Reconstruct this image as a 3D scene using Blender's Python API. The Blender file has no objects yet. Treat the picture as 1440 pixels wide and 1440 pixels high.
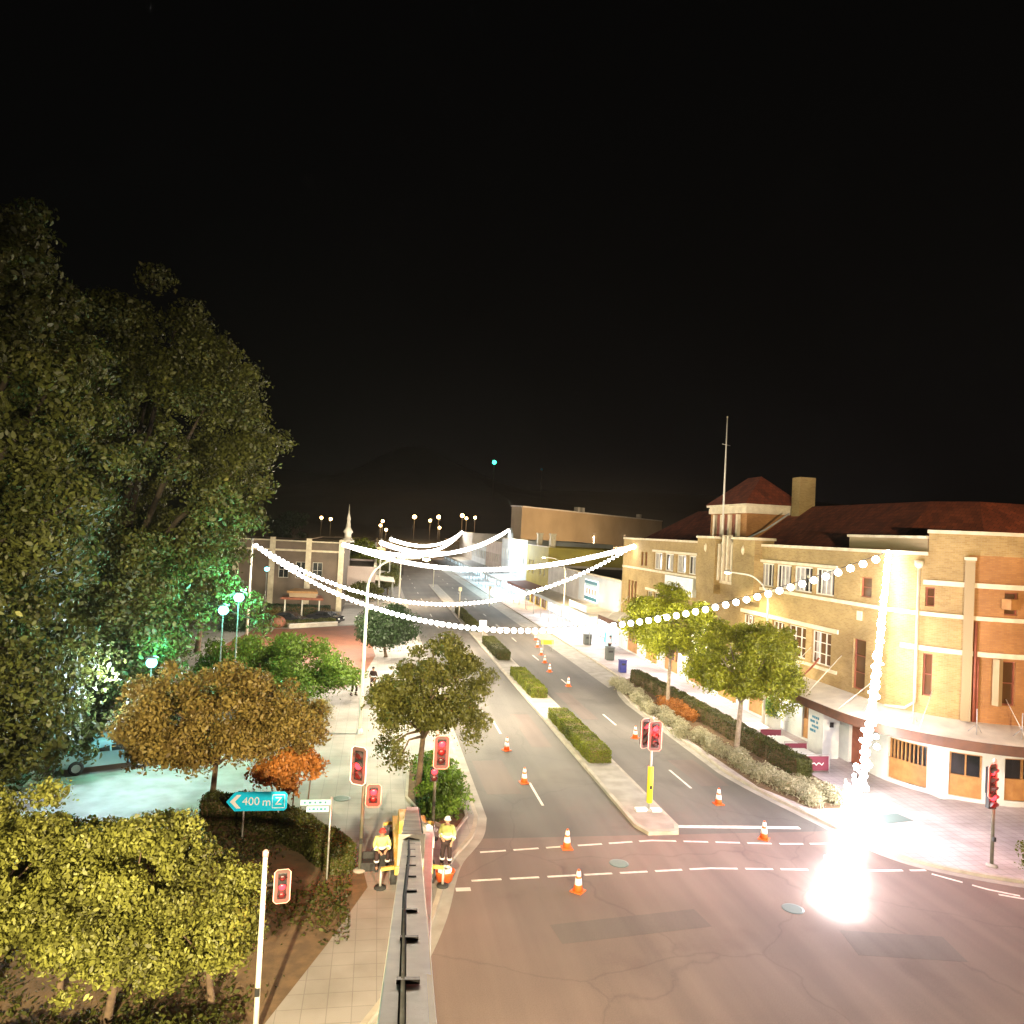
import bpy, math, random
import numpy as np
from mathutils import Vector, Matrix
R = math.radians
PI = math.pi
random.seed(7)
S = bpy.context.scene
HD = 0.0001
COL = S.collection

# ------------------------------------------------------------------ materials
MATS = {}
def mat(name, c1, c2=None, rough=0.7, scale=3.0, bump=0.0, bscale=None, metal=0.0, emit=None, estr=0.0,
        coord='Object', detail=6.0, spec=0.4, trans=0.0, lo=0.35, hi=0.65, sampling=None):
    m = bpy.data.materials.new(name); m.use_nodes = True
    nt = m.node_tree; N = nt.nodes; L = nt.links
    b = N['Principled BSDF']
    b.inputs['Roughness'].default_value = rough
    b.inputs['Metallic'].default_value = metal
    b.inputs['Specular IOR Level'].default_value = spec
    b.inputs['Base Color'].default_value = (*c1, 1)
    tc = N.new('ShaderNodeTexCoord')
    if c2 is not None:
        n = N.new('ShaderNodeTexNoise'); n.inputs['Scale'].default_value = scale; n.inputs['Detail'].default_value = detail
        L.new(tc.outputs[coord], n.inputs['Vector'])
        r = N.new('ShaderNodeValToRGB')
        r.color_ramp.elements[0].position = lo; r.color_ramp.elements[0].color = (*c1, 1)
        r.color_ramp.elements[1].position = hi; r.color_ramp.elements[1].color = (*c2, 1)
        L.new(n.outputs['Fac'], r.inputs['Fac']); L.new(r.outputs['Color'], b.inputs['Base Color'])
    if bump:
        n2 = N.new('ShaderNodeTexNoise'); n2.inputs['Scale'].default_value = bscale or scale * 8; n2.inputs['Detail'].default_value = 4
        L.new(tc.outputs[coord], n2.inputs['Vector'])
        bp = N.new('ShaderNodeBump'); bp.inputs['Strength'].default_value = bump; bp.inputs['Distance'].default_value = 0.02
        L.new(n2.outputs['Fac'], bp.inputs['Height']); L.new(bp.outputs['Normal'], b.inputs['Normal'])
    if emit is not None:
        b.inputs['Emission Color'].default_value = (*emit, 1); b.inputs['Emission Strength'].default_value = estr
        if sampling: m.cycles.emission_sampling = sampling
    MATS[name] = m
    return m

def leafmat(name, c1, c2, c3=None, trans=0.38):
    m = bpy.data.materials.new(name); m.use_nodes = True
    nt = m.node_tree; N = nt.nodes; L = nt.links
    N.remove(N['Principled BSDF']); out = N['Material Output']
    g = N.new('ShaderNodeNewGeometry')
    tc = N.new('ShaderNodeTexCoord'); n = N.new('ShaderNodeTexNoise'); n.inputs['Scale'].default_value = 0.8; n.inputs['Detail'].default_value = 3
    L.new(tc.outputs['Object'], n.inputs['Vector'])
    ad = N.new('ShaderNodeMath'); ad.operation = 'MULTIPLY_ADD'
    L.new(g.outputs['Random Per Island'], ad.inputs[0]); ad.inputs[1].default_value = 0.55
    sb = N.new('ShaderNodeMath'); sb.operation = 'MULTIPLY_ADD'; L.new(n.outputs['Fac'], sb.inputs[0]); sb.inputs[1].default_value = 1.4; sb.inputs[2].default_value = -0.48
    L.new(sb.outputs[0], ad.inputs[2])
    r = N.new('ShaderNodeValToRGB'); r.color_ramp.elements[0].color = (*c1, 1); r.color_ramp.elements[1].color = (*c2, 1)
    if c3:
        e = r.color_ramp.elements.new(0.93); e.color = (*c2, 1); r.color_ramp.elements[2].color = (*c3, 1)
    L.new(ad.outputs[0], r.inputs['Fac'])
    p = N.new('ShaderNodeBsdfPrincipled'); p.inputs['Roughness'].default_value = 0.5; p.inputs['Specular IOR Level'].default_value = 0.35
    t = N.new('ShaderNodeBsdfTranslucent'); mx = N.new('ShaderNodeMixShader'); mx.inputs[0].default_value = trans
    L.new(r.outputs['Color'], p.inputs['Base Color']); L.new(r.outputs['Color'], t.inputs['Color'])
    L.new(p.outputs[0], mx.inputs[1]); L.new(t.outputs[0], mx.inputs[2]); L.new(mx.outputs[0], out.inputs['Surface'])
    MATS[name] = m
    return m

def brickmat(name, c1, c2, cm, bw=0.24, bh=0.086, patch=0.5):
    m = bpy.data.materials.new(name); m.use_nodes = True
    nt = m.node_tree; N = nt.nodes; L = nt.links; b = N['Principled BSDF']
    b.inputs['Roughness'].default_value = 0.8
    uv = N.new('ShaderNodeUVMap'); uv.uv_map = 'UVMap'
    br = N.new('ShaderNodeTexBrick'); br.inputs['Color1'].default_value = (*c1, 1); br.inputs['Color2'].default_value = (*c2, 1)
    br.inputs['Mortar'].default_value = (*cm, 1); br.inputs['Scale'].default_value = 1.0; br.inputs['Mortar Size'].default_value = 0.008
    br.inputs['Brick Width'].default_value = bw; br.inputs['Row Height'].default_value = bh
    L.new(uv.outputs[0], br.inputs['Vector'])
    n = N.new('ShaderNodeTexNoise'); n.inputs['Scale'].default_value = 0.7; n.inputs['Detail'].default_value = 7
    L.new(uv.outputs[0], n.inputs['Vector'])
    r = N.new('ShaderNodeValToRGB'); r.color_ramp.elements[0].position = 0.3; r.color_ramp.elements[0].color = (patch, patch * .95, patch * .9, 1)
    r.color_ramp.elements[1].position = 0.7; r.color_ramp.elements[1].color = (1, 1, 1, 1)
    L.new(n.outputs['Fac'], r.inputs['Fac'])
    mx = N.new('ShaderNodeMix'); mx.data_type = 'RGBA'; mx.blend_type = 'MULTIPLY'; mx.inputs[0].default_value = 0.8
    L.new(br.outputs['Color'], mx.inputs[6]); L.new(r.outputs['Color'], mx.inputs[7]); L.new(mx.outputs[2], b.inputs['Base Color'])
    bp = N.new('ShaderNodeBump'); bp.inputs['Strength'].default_value = 0.3; bp.inputs['Distance'].default_value = 0.01
    L.new(br.outputs['Fac'], bp.inputs['Height']); bp.invert = True; L.new(bp.outputs['Normal'], b.inputs['Normal'])
    MATS[name] = m
    return m

def roadmat(name, base, dark, patchc, crack=True):
    """asphalt: fine aggregate, broad patches, wheel-worn streaks along the street, cracks"""
    m = bpy.data.materials.new(name); m.use_nodes = True
    nt = m.node_tree; N = nt.nodes; L = nt.links; b = N['Principled BSDF']; b.inputs['Roughness'].default_value = 0.75
    b.inputs['Specular IOR Level'].default_value = 0.3
    tc = N.new('ShaderNodeTexCoord')
    def noise(scale, detail, sx=1, sy=1):
        mp = N.new('ShaderNodeMapping'); mp.inputs['Scale'].default_value = (sx, sy, 1); L.new(tc.outputs['Object'], mp.inputs[0])
        n = N.new('ShaderNodeTexNoise'); n.inputs['Scale'].default_value = scale; n.inputs['Detail'].default_value = detail; L.new(mp.outputs[0], n.inputs['Vector']); return n
    def ramp(n, p0, c0, p1, c1):
        r = N.new('ShaderNodeValToRGB'); r.color_ramp.elements[0].position = p0; r.color_ramp.elements[0].color = (*c0, 1)
        r.color_ramp.elements[1].position = p1; r.color_ramp.elements[1].color = (*c1, 1); L.new(n.outputs['Fac'], r.inputs['Fac']); return r
    def mul(a, bb, f):
        mx = N.new('ShaderNodeMix'); mx.data_type = 'RGBA'; mx.blend_type = 'MULTIPLY'; mx.inputs[0].default_value = f
        L.new(a, mx.inputs[6]); L.new(bb, mx.inputs[7]); return mx.outputs[2]
    a = ramp(noise(0.12, 5), 0.42, base, 0.6, patchc)
    st = ramp(noise(0.9, 4, 1, 0.05), 0.35, (0.72, 0.72, 0.72), 0.65, (1, 1, 1))
    gr = ramp(noise(30, 3), 0.3, (0.7, 0.7, 0.7), 0.7, (1, 1, 1))
    stain = ramp(noise(0.35, 8), 0.58, (1, 1, 1), 0.75, dark)
    o = mul(a.outputs['Color'], st.outputs['Color'], 0.8); o = mul(o, gr.outputs['Color'], 0.8); o = mul(o, stain.outputs['Color'], 0.6)
    if crack:
        v = N.new('ShaderNodeTexVoronoi'); v.feature = 'DISTANCE_TO_EDGE'; v.inputs['Scale'].default_value = 0.13
        mp = noise(0.6, 3); ad = N.new('ShaderNodeVectorMath'); ad.operation = 'ADD'; L.new(tc.outputs['Object'], ad.inputs[0]); L.new(mp.outputs['Color'], ad.inputs[1])
        L.new(ad.outputs[0], v.inputs['Vector'])
        r = N.new('ShaderNodeValToRGB'); r.color_ramp.elements[0].position = 0.0; r.color_ramp.elements[0].color = (0.45, 0.45, 0.45, 1)
        r.color_ramp.elements[1].position = 0.006; r.color_ramp.elements[1].color = (1, 1, 1, 1)
        L.new(v.outputs['Distance'], r.inputs['Fac']); o = mul(o, r.outputs['Color'], 0.3)
    L.new(o, b.inputs['Base Color'])
    bp = N.new('ShaderNodeBump'); bp.inputs['Strength'].default_value = 0.35; bp.inputs['Distance'].default_value = 0.01
    L.new(noise(60, 2).outputs['Fac'], bp.inputs['Height']); L.new(bp.outputs['Normal'], b.inputs['Normal'])
    MATS[name] = m
    return m

def pavemat(name, c1, c2, cm, size=0.4, rot=0.0):
    m = bpy.data.materials.new(name); m.use_nodes = True
    nt = m.node_tree; N = nt.nodes; L = nt.links; b = N['Principled BSDF']; b.inputs['Roughness'].default_value = 0.7
    tc = N.new('ShaderNodeTexCoord'); mp = N.new('ShaderNodeMapping'); mp.inputs['Rotation'].default_value = (0, 0, rot); L.new(tc.outputs['Object'], mp.inputs[0])
    br = N.new('ShaderNodeTexBrick'); br.inputs['Color1'].default_value = (*c1, 1); br.inputs['Color2'].default_value = (*c2, 1); br.inputs['Mortar'].default_value = (*cm, 1)
    br.inputs['Scale'].default_value = 1; br.inputs['Brick Width'].default_value = size; br.inputs['Row Height'].default_value = size; br.inputs['Mortar Size'].default_value = 0.012; br.offset = 0.0
    L.new(mp.outputs[0], br.inputs['Vector'])
    n = N.new('ShaderNodeTexNoise'); n.inputs['Scale'].default_value = 0.5; n.inputs['Detail'].default_value = 8; L.new(tc.outputs['Object'], n.inputs['Vector'])
    r = N.new('ShaderNodeValToRGB'); r.color_ramp.elements[0].position = 0.35; r.color_ramp.elements[0].color = (0.62, 0.62, 0.6, 1); r.color_ramp.elements[1].position = 0.6; r.color_ramp.elements[1].color = (1, 1, 1, 1)
    L.new(n.outputs['Fac'], r.inputs['Fac'])
    mx = N.new('ShaderNodeMix'); mx.data_type = 'RGBA'; mx.blend_type = 'MULTIPLY'; mx.inputs[0].default_value = 0.85
    L.new(br.outputs['Color'], mx.inputs[6]); L.new(r.outputs['Color'], mx.inputs[7]); L.new(mx.outputs[2], b.inputs['Base Color'])
    MATS[name] = m
    return m

roadmat('asphalt', (0.12, 0.112, 0.10), (0.6, 0.58, 0.55), (0.16, 0.142, 0.125))
roadmat('asphalt_red', (0.185, 0.135, 0.115), (0.6, 0.55, 0.52), (0.225, 0.165, 0.14))
roadmat('asphalt_tone_patch', (0.15, 0.12, 0.105), (0.6, 0.55, 0.5), (0.18, 0.14, 0.122), crack=False)
pavemat('paving', (0.30, 0.275, 0.25), (0.28, 0.258, 0.235), (0.21, 0.195, 0.18), 0.6)
pavemat('paving_right', (0.50, 0.44, 0.43), (0.46, 0.40, 0.39), (0.3, 0.26, 0.25), 0.4)
pavemat('brick_paving', (0.22, 0.075, 0.035), (0.18, 0.06, 0.03), (0.12, 0.05, 0.03), 0.22, 0.5)
mat('concrete', (0.33, 0.31, 0.27), (0.24, 0.22, 0.19), 0.8, 1.2, 0.2, 20)
mat('kerb', (0.42, 0.37, 0.30), (0.30, 0.27, 0.22), 0.8, 2.0, 0.2, 20)
mat('paint', (0.75, 0.70, 0.62), (0.45, 0.40, 0.34), 0.6, 5.0, lo=0.3, hi=0.75)
mat('dirt', (0.10, 0.065, 0.035), (0.16, 0.10, 0.05), 0.95, 3, 0.5, 20)
mat('grass', (0.03, 0.045, 0.015), (0.05, 0.06, 0.02), 0.95, 1.5, 0.5, 20)
mat('hill', (0.010, 0.012, 0.008), (0.018, 0.018, 0.01), 1.0, 0.02)
brickmat('brick_yellow', (0.44, 0.305, 0.11), (0.34, 0.225, 0.07), (0.40, 0.31, 0.16), patch=0.6)
brickmat('brick_orange', (0.44, 0.215, 0.06), (0.36, 0.165, 0.045), (0.33, 0.17, 0.07), patch=.65)  # tower brick; on the corner wall it also holds the sodium lamp's orange
brickmat('roof_tile', (0.36, 0.085, 0.032), (0.21, 0.05, 0.022), (0.03, 0.012, 0.01), 0.3, 0.36, 0.45)
mat('cream', (0.74, 0.65, 0.46), (0.60, 0.51, 0.34), 0.6, 2.0)
mat('cream_sheet', (0.66, 0.60, 0.48), (0.48, 0.43, 0.34), 0.5, 0.8)
mat('white_tile', (0.62, 0.64, 0.58), (0.52, 0.54, 0.5), 0.35, 1.5)
mat('white_render', (0.62, 0.58, 0.53), (0.50, 0.46, 0.42), 0.7, 0.6)
mat('white_shop', (0.60, 0.64, 0.66), (0.48, 0.52, 0.55), 0.6, 0.4)
mat('pink_render', (0.52, 0.42, 0.36), (0.42, 0.33, 0.28), 0.7, 0.4)
mat('civic_render', (0.19, 0.14, 0.10), (0.13, 0.10, 0.07), 0.8, 0.5)
mat('beige_wall', (0.42, 0.31, 0.19), (0.34, 0.25, 0.15), 0.8, 0.15)
mat('yellow_wall', (0.46, 0.38, 0.07), (0.38, 0.31, 0.06), 0.7, 0.4)
mat('brown_roof', (0.13, 0.085, 0.045), (0.09, 0.06, 0.035), 0.7, 0.3)
mat('red_awning', (0.22, 0.06, 0.035), (0.16, 0.045, 0.03), 0.6, 1)
mat('fascia_brown', (0.12, 0.055, 0.03), (0.08, 0.04, 0.025), 0.5, 2)
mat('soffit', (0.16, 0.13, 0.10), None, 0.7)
mat('timber', (0.42, 0.22, 0.07), (0.33, 0.16, 0.05), 0.55, 3)
mat('timber_red', (0.30, 0.09, 0.04), (0.22, 0.06, 0.03), 0.6, 3)
mat('glass', (0.012, 0.014, 0.016), None, 0.12, spec=0.8)
mat('glass_warm', (0.10, 0.05, 0.02), None, 0.15, spec=0.6)
mat('curtain', (0.42, 0.40, 0.36), (0.30, 0.28, 0.25), 0.8, 3)
mat('frame_white', (0.70, 0.66, 0.55), None, 0.5)
mat('steel', (0.45, 0.45, 0.42), (0.36, 0.36, 0.34), 0.45, 4, metal=0.3)
mat('dark_metal', (0.05, 0.045, 0.04), (0.08, 0.07, 0.06), 0.5, 6)
mat('pole_green', (0.12, 0.12, 0.08), (0.09, 0.08, 0.06), 0.6, 5)
mat('black', (0.012, 0.012, 0.012), None, 0.5)
mat('visor', (0.09, 0.07, 0.07), None, 0.5)
mat('board', (0.11, 0.06, 0.055), None, 0.45)
mat('board_edge', (0.65, 0.40, 0.34), None, 0.4)
mat('orange', (0.80, 0.13, 0.02), (0.65, 0.10, 0.02), 0.5, 8)
mat('reflective', (0.80, 0.80, 0.76), None, 0.35)
mat('sleeve_yellow', (0.72, 0.62, 0.03), None, 0.5)
mat('sign_blue', (0.005, 0.60, 0.95), None, 0.4)
mat('sign_pale', (0.50, 0.72, 0.78), (0.42, 0.62, 0.70), 0.4, 4)
mat('sign_white', (0.8, 0.82, 0.8), None, 0.4)
mat('sign_lit', (0.8, 0.84, 0.86), None, 0.4, emit=(.85, .95, 1.0), estr=1.3, sampling='NONE')
mat('sign_teal', (0.03, 0.18, 0.26), None, 0.4)
mat('bark', (0.13, 0.085, 0.05), (0.07, 0.045, 0.03), 0.9, 6, 0.6, 30)
mat('bark_dark', (0.035, 0.026, 0.016), (0.02, 0.015, 0.01), 0.95, 6, 0.6, 30)
mat('bark_pale', (0.30, 0.24, 0.17), (0.18, 0.14, 0.10), 0.9, 6, 0.6, 30)
mat('hivis', (0.62, 0.66, 0.22), (0.52, 0.56, 0.18), 0.7, 8)
mat('trouser', (0.035, 0.018, 0.018), (0.025, 0.014, 0.014), 0.8, 8)
mat('skin', (0.42, 0.24, 0.16), None, 0.55)
mat('helmet_white', (0.75, 0.72, 0.66), None, 0.3)
mat('cap_red', (0.50, 0.06, 0.05), None, 0.6)
mat('boom_cream', (0.82, 0.79, 0.62), (0.50, 0.48, 0.38), 0.45, 1.5, 0.15, 12, lo=.3, hi=.6)
mat('boom_white', (0.62, 0.60, 0.58), (0.52, 0.50, 0.48), 0.4, 2)
mat('boom_yellow', (0.60, 0.44, 0.10), (0.50, 0.36, 0.08), 0.45, 3)
mat('rubber', (0.02, 0.02, 0.02), (0.035, 0.035, 0.035), 0.85, 8)
mat('car_paint', (0.20, 0.34, 0.34), None, 0.2, spec=0.7)
mat('maroon', (0.16, 0.03, 0.05), None, 0.5)
mat('bin_blue', (0.02, 0.025, 0.16), None, 0.5)
mat('bin_grey', (0.08, 0.09, 0.08), None, 0.5)
mat('plaque', (0.10, 0.14, 0.13), None, 0.5)
mat('bulb', (0.9, 0.9, 0.9), None, 0.4, emit=(1.0, 0.93, 0.84), estr=14, sampling='NONE')
mat('bulb_bright', (0.9, 0.9, 0.9), None, 0.4, emit=(1.0, 0.96, 0.98), estr=30, sampling='NONE')
mat('lamp_warm', (0.9, 0.9, 0.9), None, 0.4, emit=(1.0, 0.62, 0.22), estr=25, sampling='NONE')
mat('lamp_cream', (0.9, 0.9, 0.9), None, 0.4, emit=(1.0, 0.86, 0.45), estr=25, sampling='NONE')
mat('lamp_cyan', (0.9, 0.9, 0.9), None, 0.4, emit=(0.10, 0.80, 0.95), estr=5.5, sampling='NONE')
mat('lamp_green', (0.1, 0.9, 0.7), None, 0.4, emit=(0.05, 1.0, 0.55), estr=6, sampling='NONE')
mat('lens_red', (0.25, 0.0, 0.0), None, 0.3, emit=(1.0, 0.022, 0.03), estr=8, sampling='NONE')
mat('lens_off', (0.05, 0.01, 0.01), None, 0.3)
mat('shop_light', (0.8, 0.8, 0.8), None, 0.4, emit=(0.72, 0.90, 1.0), estr=1.5, sampling='NONE')
mat('shop_light_warm', (0.8, 0.8, 0.8), None, 0.4, emit=(1.0, 0.82, 0.5), estr=1.6, sampling='NONE')
leafmat('leaf_big', (0.014, 0.017, 0.005), (0.095, 0.105, 0.022), (0.26, 0.25, 0.08))
leafmat('leaf_lime', (0.07, 0.085, 0.008), (0.34, 0.36, 0.022), (0.46, 0.47, 0.07))
leafmat('leaf_corner', (0.035, 0.034, 0.008), (0.30, 0.305, 0.06), (0.48, 0.48, 0.16))
leafmat('leaf_street', (0.04, 0.048, 0.012), (0.17, 0.165, 0.032), (0.26, 0.25, 0.07))
leafmat('leaf_brown', (0.07, 0.042, 0.010), (0.30, 0.225, 0.06), (0.24, 0.16, 0.05))
leafmat('leaf_green', (0.04, 0.08, 0.010), (0.17, 0.28, 0.035), (0.2, 0.27, 0.08))
leafmat('leaf_dark', (0.012, 0.028, 0.010), (0.04, 0.075, 0.025), (0.08, 0.13, 0.05))
leafmat('leaf_hedge', (0.03, 0.045, 0.008), (0.22, 0.25, 0.018), (0.28, 0.3, 0.05))
leafmat('leaf_hedge_dark', (0.022, 0.030, 0.006), (0.095, 0.10, 0.018), (0.1, 0.1, 0.04))
leafmat('leaf_silver', (0.20, 0.19, 0.11), (0.46, 0.43, 0.28), (0.6, 0.57, 0.42))
leafmat('leaf_orange', (0.20, 0.075, 0.015), (0.50, 0.20, 0.045), (0.62, 0.3, 0.08))
M = MATS

# ------------------------------------------------------------------ mesh helpers
class MB:
    def __init__(s): s.v = []; s.f = []; s.uv = {}; s.sm = set()
    def quad(s, a, b, c, d, uv=None):
        n = len(s.v); s.v += [tuple(a), tuple(b), tuple(c), tuple(d)]; s.f.append((n, n + 1, n + 2, n + 3))
        if uv: s.uv[len(s.f) - 1] = uv
        return s
    def poly(s, pts, uv=None):
        n = len(s.v); s.v += [tuple(p) for p in pts]; s.f.append(tuple(range(n, n + len(pts))))
        if uv: s.uv[len(s.f) - 1] = uv
        return s
    def box(s, c, d, rz=0.0, mtx=None):
        n = len(s.v); cs, sn = math.cos(rz), math.sin(rz)
        for dz in (-.5, .5):
            for dx, dy in ((-.5, -.5), (.5, -.5), (.5, .5), (-.5, .5)):
                x, y, z = dx * d[0], dy * d[1], dz * d[2]
                if mtx is not None:
                    p = mtx @ Vector((x, y, z)); s.v.append((c[0] + p.x, c[1] + p.y, c[2] + p.z))
                else:
                    s.v.append((c[0] + x * cs - y * sn, c[1] + x * sn + y * cs, c[2] + z))
        for q in ((0, 3, 2, 1), (4, 5, 6, 7), (0, 1, 5, 4), (1, 2, 6, 5), (2, 3, 7, 6), (3, 0, 4, 7)):
            s.f.append(tuple(n + i for i in q))
        return s
    def bx(s, x0, x1, y0, y1, z0, z1):
        return s.box(((x0 + x1) / 2, (y0 + y1) / 2, (z0 + z1) / 2), (abs(x1 - x0), abs(y1 - y0), abs(z1 - z0)))
    def beam(s, a, b, w, h, w2=None, h2=None):
        a = Vector(a); b = Vector(b); d = (b - a).normalized()
        side = d.cross(Vector((0, 0, 1)));
        if side.length < 1e-4: side = Vector((1, 0, 0))
        side.normalize(); up = side.cross(d); w2 = w if w2 is None else w2; h2 = h if h2 is None else h2
        n = len(s.v)
        for p, ww, hh in ((a, w, h), (b, w2, h2)):
            for i, j in ((-.5, -.5), (.5, -.5), (.5, .5), (-.5, .5)):
                s.v.append(tuple(p + side * ww * i + up * hh * j))
        for q in ((0, 3, 2, 1), (4, 5, 6, 7), (0, 1, 5, 4), (1, 2, 6, 5), (2, 3, 7, 6), (3, 0, 4, 7)):
            s.f.append(tuple(n + i for i in q))
        return s
    def prism(s, pts, z0, z1):
        n = len(s.v); k = len(pts)
        s.v += [(x, y, z0) for x, y in pts] + [(x, y, z1) for x, y in pts]
        s.f.append(tuple(range(n + k - 1, n - 1, -1))); s.f.append(tuple(range(n + k, n + 2 * k)))
        for i in range(k):
            j = (i + 1) % k; s.f.append((n + i, n + j, n + k + j, n + k + i))
        return s
    def tube(s, path, r, seg=8, smooth=True):
        path = [Vector(p) for p in path]; rs = r if isinstance(r, (list, tuple)) else [r] * len(path)
        n0 = len(s.v); prev = None
        for i, p in enumerate(path):
            d = (path[min(i + 1, len(path) - 1)] - path[max(i - 1, 0)]).normalized()
            if prev is None:
                u = d.cross(Vector((0, 0, 1)));
                if u.length < 1e-3: u = Vector((1, 0, 0))
            else:
                u = prev - d * prev.dot(d)
            u.normalize(); prev = u; w = d.cross(u)
            for k in range(seg):
                a = 2 * PI * k / seg
                s.v.append(tuple(p + (u * math.cos(a) + w * math.sin(a)) * rs[i]))
        for i in range(len(path) - 1):
            for k in range(seg):
                a = n0 + i * seg + k; b = n0 + i * seg + (k + 1) % seg
                s.f.append((a, b, b + seg, a + seg));
                if smooth: s.sm.add(len(s.f) - 1)
        s.f.append(tuple(range(n0 + seg - 1, n0 - 1, -1))); s.f.append(tuple(range(len(s.v) - seg, len(s.v))))
        return s
    def lathe(s, c, prof, seg=16, axis=None):
        """prof: list of (radius, height) along axis (default z)"""
        ax = Vector(axis or (0, 0, 1)).normalized(); q = Vector((0, 0, 1)).rotation_difference(ax)
        n0 = len(s.v); c = Vector(c)
        for r, h in prof:
            for k in range(seg):
                a = 2 * PI * k / seg; s.v.append(tuple(c + q @ Vector((r * math.cos(a), r * math.sin(a), h))))
        for i in range(len(prof) - 1):
            for k in range(seg):
                a = n0 + i * seg + k; b = n0 + i * seg + (k + 1) % seg
                s.f.append((a, b, b + seg, a + seg)); s.sm.add(len(s.f) - 1)
        s.f.append(tuple(range(n0 + seg - 1, n0 - 1, -1))); s.f.append(tuple(range(len(s.v) - seg, len(s.v))))
        return s
    def sphere(s, c, r, seg=8, rings=5, sz=1.0):
        prof = []
        for i in range(rings + 1):
            a = -PI / 2 + PI * i / rings; prof.append((max(r * math.cos(a), 1e-4), r * math.sin(a) * sz))
        return s.lathe(c, prof, seg)
    def build(s, name, m, parent=None, bevel=0.0):
        me = bpy.data.meshes.new(name); me.from_pydata(s.v, [], s.f)
        if s.uv:
            l = me.uv_layers.new(name='UVMap')
            for pi, uvs in s.uv.items():
                p = me.polygons[pi]
                for k, li in enumerate(p.loop_indices): l.data[li].uv = uvs[k]
        for i in s.sm: me.polygons[i].use_smooth = True
        me.materials.append(M[m] if isinstance(m, str) else m); me.update()
        o = bpy.data.objects.new(name, me); COL.objects.link(o)
        if parent: o.parent = parent
        if bevel:
            b = o.modifiers.new('bevel', 'BEVEL'); b.width = bevel; b.segments = 2; b.limit_method = 'ANGLE'
        return o

def tag(o, label=None, cat=None, group=None, kind=None):
    if label: o['label'] = label
    if cat: o['category'] = cat
    if group: o['group'] = group
    if kind: o['kind'] = kind
    return o
def thing(name, label, cat, loc=(0, 0, 0), rz=0.0, group=None):
    o = bpy.data.objects.new(name, None); COL.objects.link(o); o.location = loc; o.rotation_euler = (0, 0, rz)
    o.empty_display_size = 0.2
    return tag(o, label, cat, group)
def struct(name, mb, m): return tag(mb.build(name, m), kind='structure')
def kids(o): return [c for c in bpy.data.objects if c.parent == o]
def dup(src, loc, rz, label, group=None, scale=None):
    def rec(o, par):
        c = o.copy(); COL.objects.link(c); c.parent = par
        for k in tree.get(o.name, []): rec(k, c)
        return c
    tree = {}
    for o in list(bpy.data.objects):
        if o.parent: tree.setdefault(o.parent.name, []).append(o)
    c = rec(src, None); c.location = loc; c.rotation_euler = (0, 0, rz); c['label'] = label
    if group: c['group'] = group
    if scale: c.scale = scale
    return c

def text_mb(txt, size, origin, right, up, depth=0.01):
    """lettering as mesh quads from a text curve, laid on a plane"""
    cu = bpy.data.curves.new('t', 'FONT'); cu.body = txt; cu.size = size; cu.align_x = 'CENTER'; cu.align_y = 'CENTER'; cu.extrude = depth
    ob = bpy.data.objects.new('t', cu); COL.objects.link(ob)
    me = bpy.data.meshes.new_from_object(ob.evaluated_get(bpy.context.evaluated_depsgraph_get()))
    r = Vector(right).normalized(); u = Vector(up).normalized(); n = r.cross(u); o = Vector(origin)
    mb = MB()
    mb.v = [tuple(o + r * v.co.x + u * v.co.y + n * v.co.z) for v in me.vertices]
    mb.f = [tuple(p.vertices) for p in me.polygons]
    bpy.data.objects.remove(ob); bpy.data.curves.remove(cu); bpy.data.meshes.remove(me)
    return mb

# ------------------------------------------------------------------ foliage
def leaves_mesh(name, pts, nrm, size, m, parent, rng, aspect=0.55):
    n = len(pts)
    rnd = rng.normal(size=(n, 3)); nn = nrm + rnd * 0.75; nn /= np.linalg.norm(nn, axis=1, keepdims=True) + 1e-9
    t = rng.normal(size=(n, 3)); t[:, 2] -= 0.4; t -= nn * (t * nn).sum(1, keepdims=True); t /= np.linalg.norm(t, axis=1, keepdims=True) + 1e-9
    b = np.cross(nn, t); L = size * np.clip(np.exp(rng.normal(size=(n, 1)) * .34) * .95, .35, 1.65); W = L * aspect
    v = np.empty((n, 6, 3), np.float32); fold = nn * L * .09
    v[:, 0] = pts - t * L * .5; v[:, 1] = pts - t * L * .18 + b * W * .46 + fold; v[:, 2] = pts + t * L * .2 + b * W * .36 + fold
    v[:, 3] = pts + t * L * .52; v[:, 4] = pts + t * L * .2 - b * W * .36 + fold; v[:, 5] = pts - t * L * .18 - b * W * .46 + fold
    me = bpy.data.meshes.new(name); me.vertices.add(n * 6); me.vertices.foreach_set('co', v.ravel())
    me.loops.add(n * 6); me.loops.foreach_set('vertex_index', np.arange(n * 6, dtype=np.int32))
    me.polygons.add(n); me.polygons.foreach_set('loop_start', np.arange(0, n * 6, 6, dtype=np.int32)); me.polygons.foreach_set('loop_total', np.full(n, 6, np.int32))
    me.materials.append(M[m]); me.update(); me.validate()
    o = bpy.data.objects.new(name, me); COL.objects.link(o)
    if parent: o.parent = parent
    return o
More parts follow.
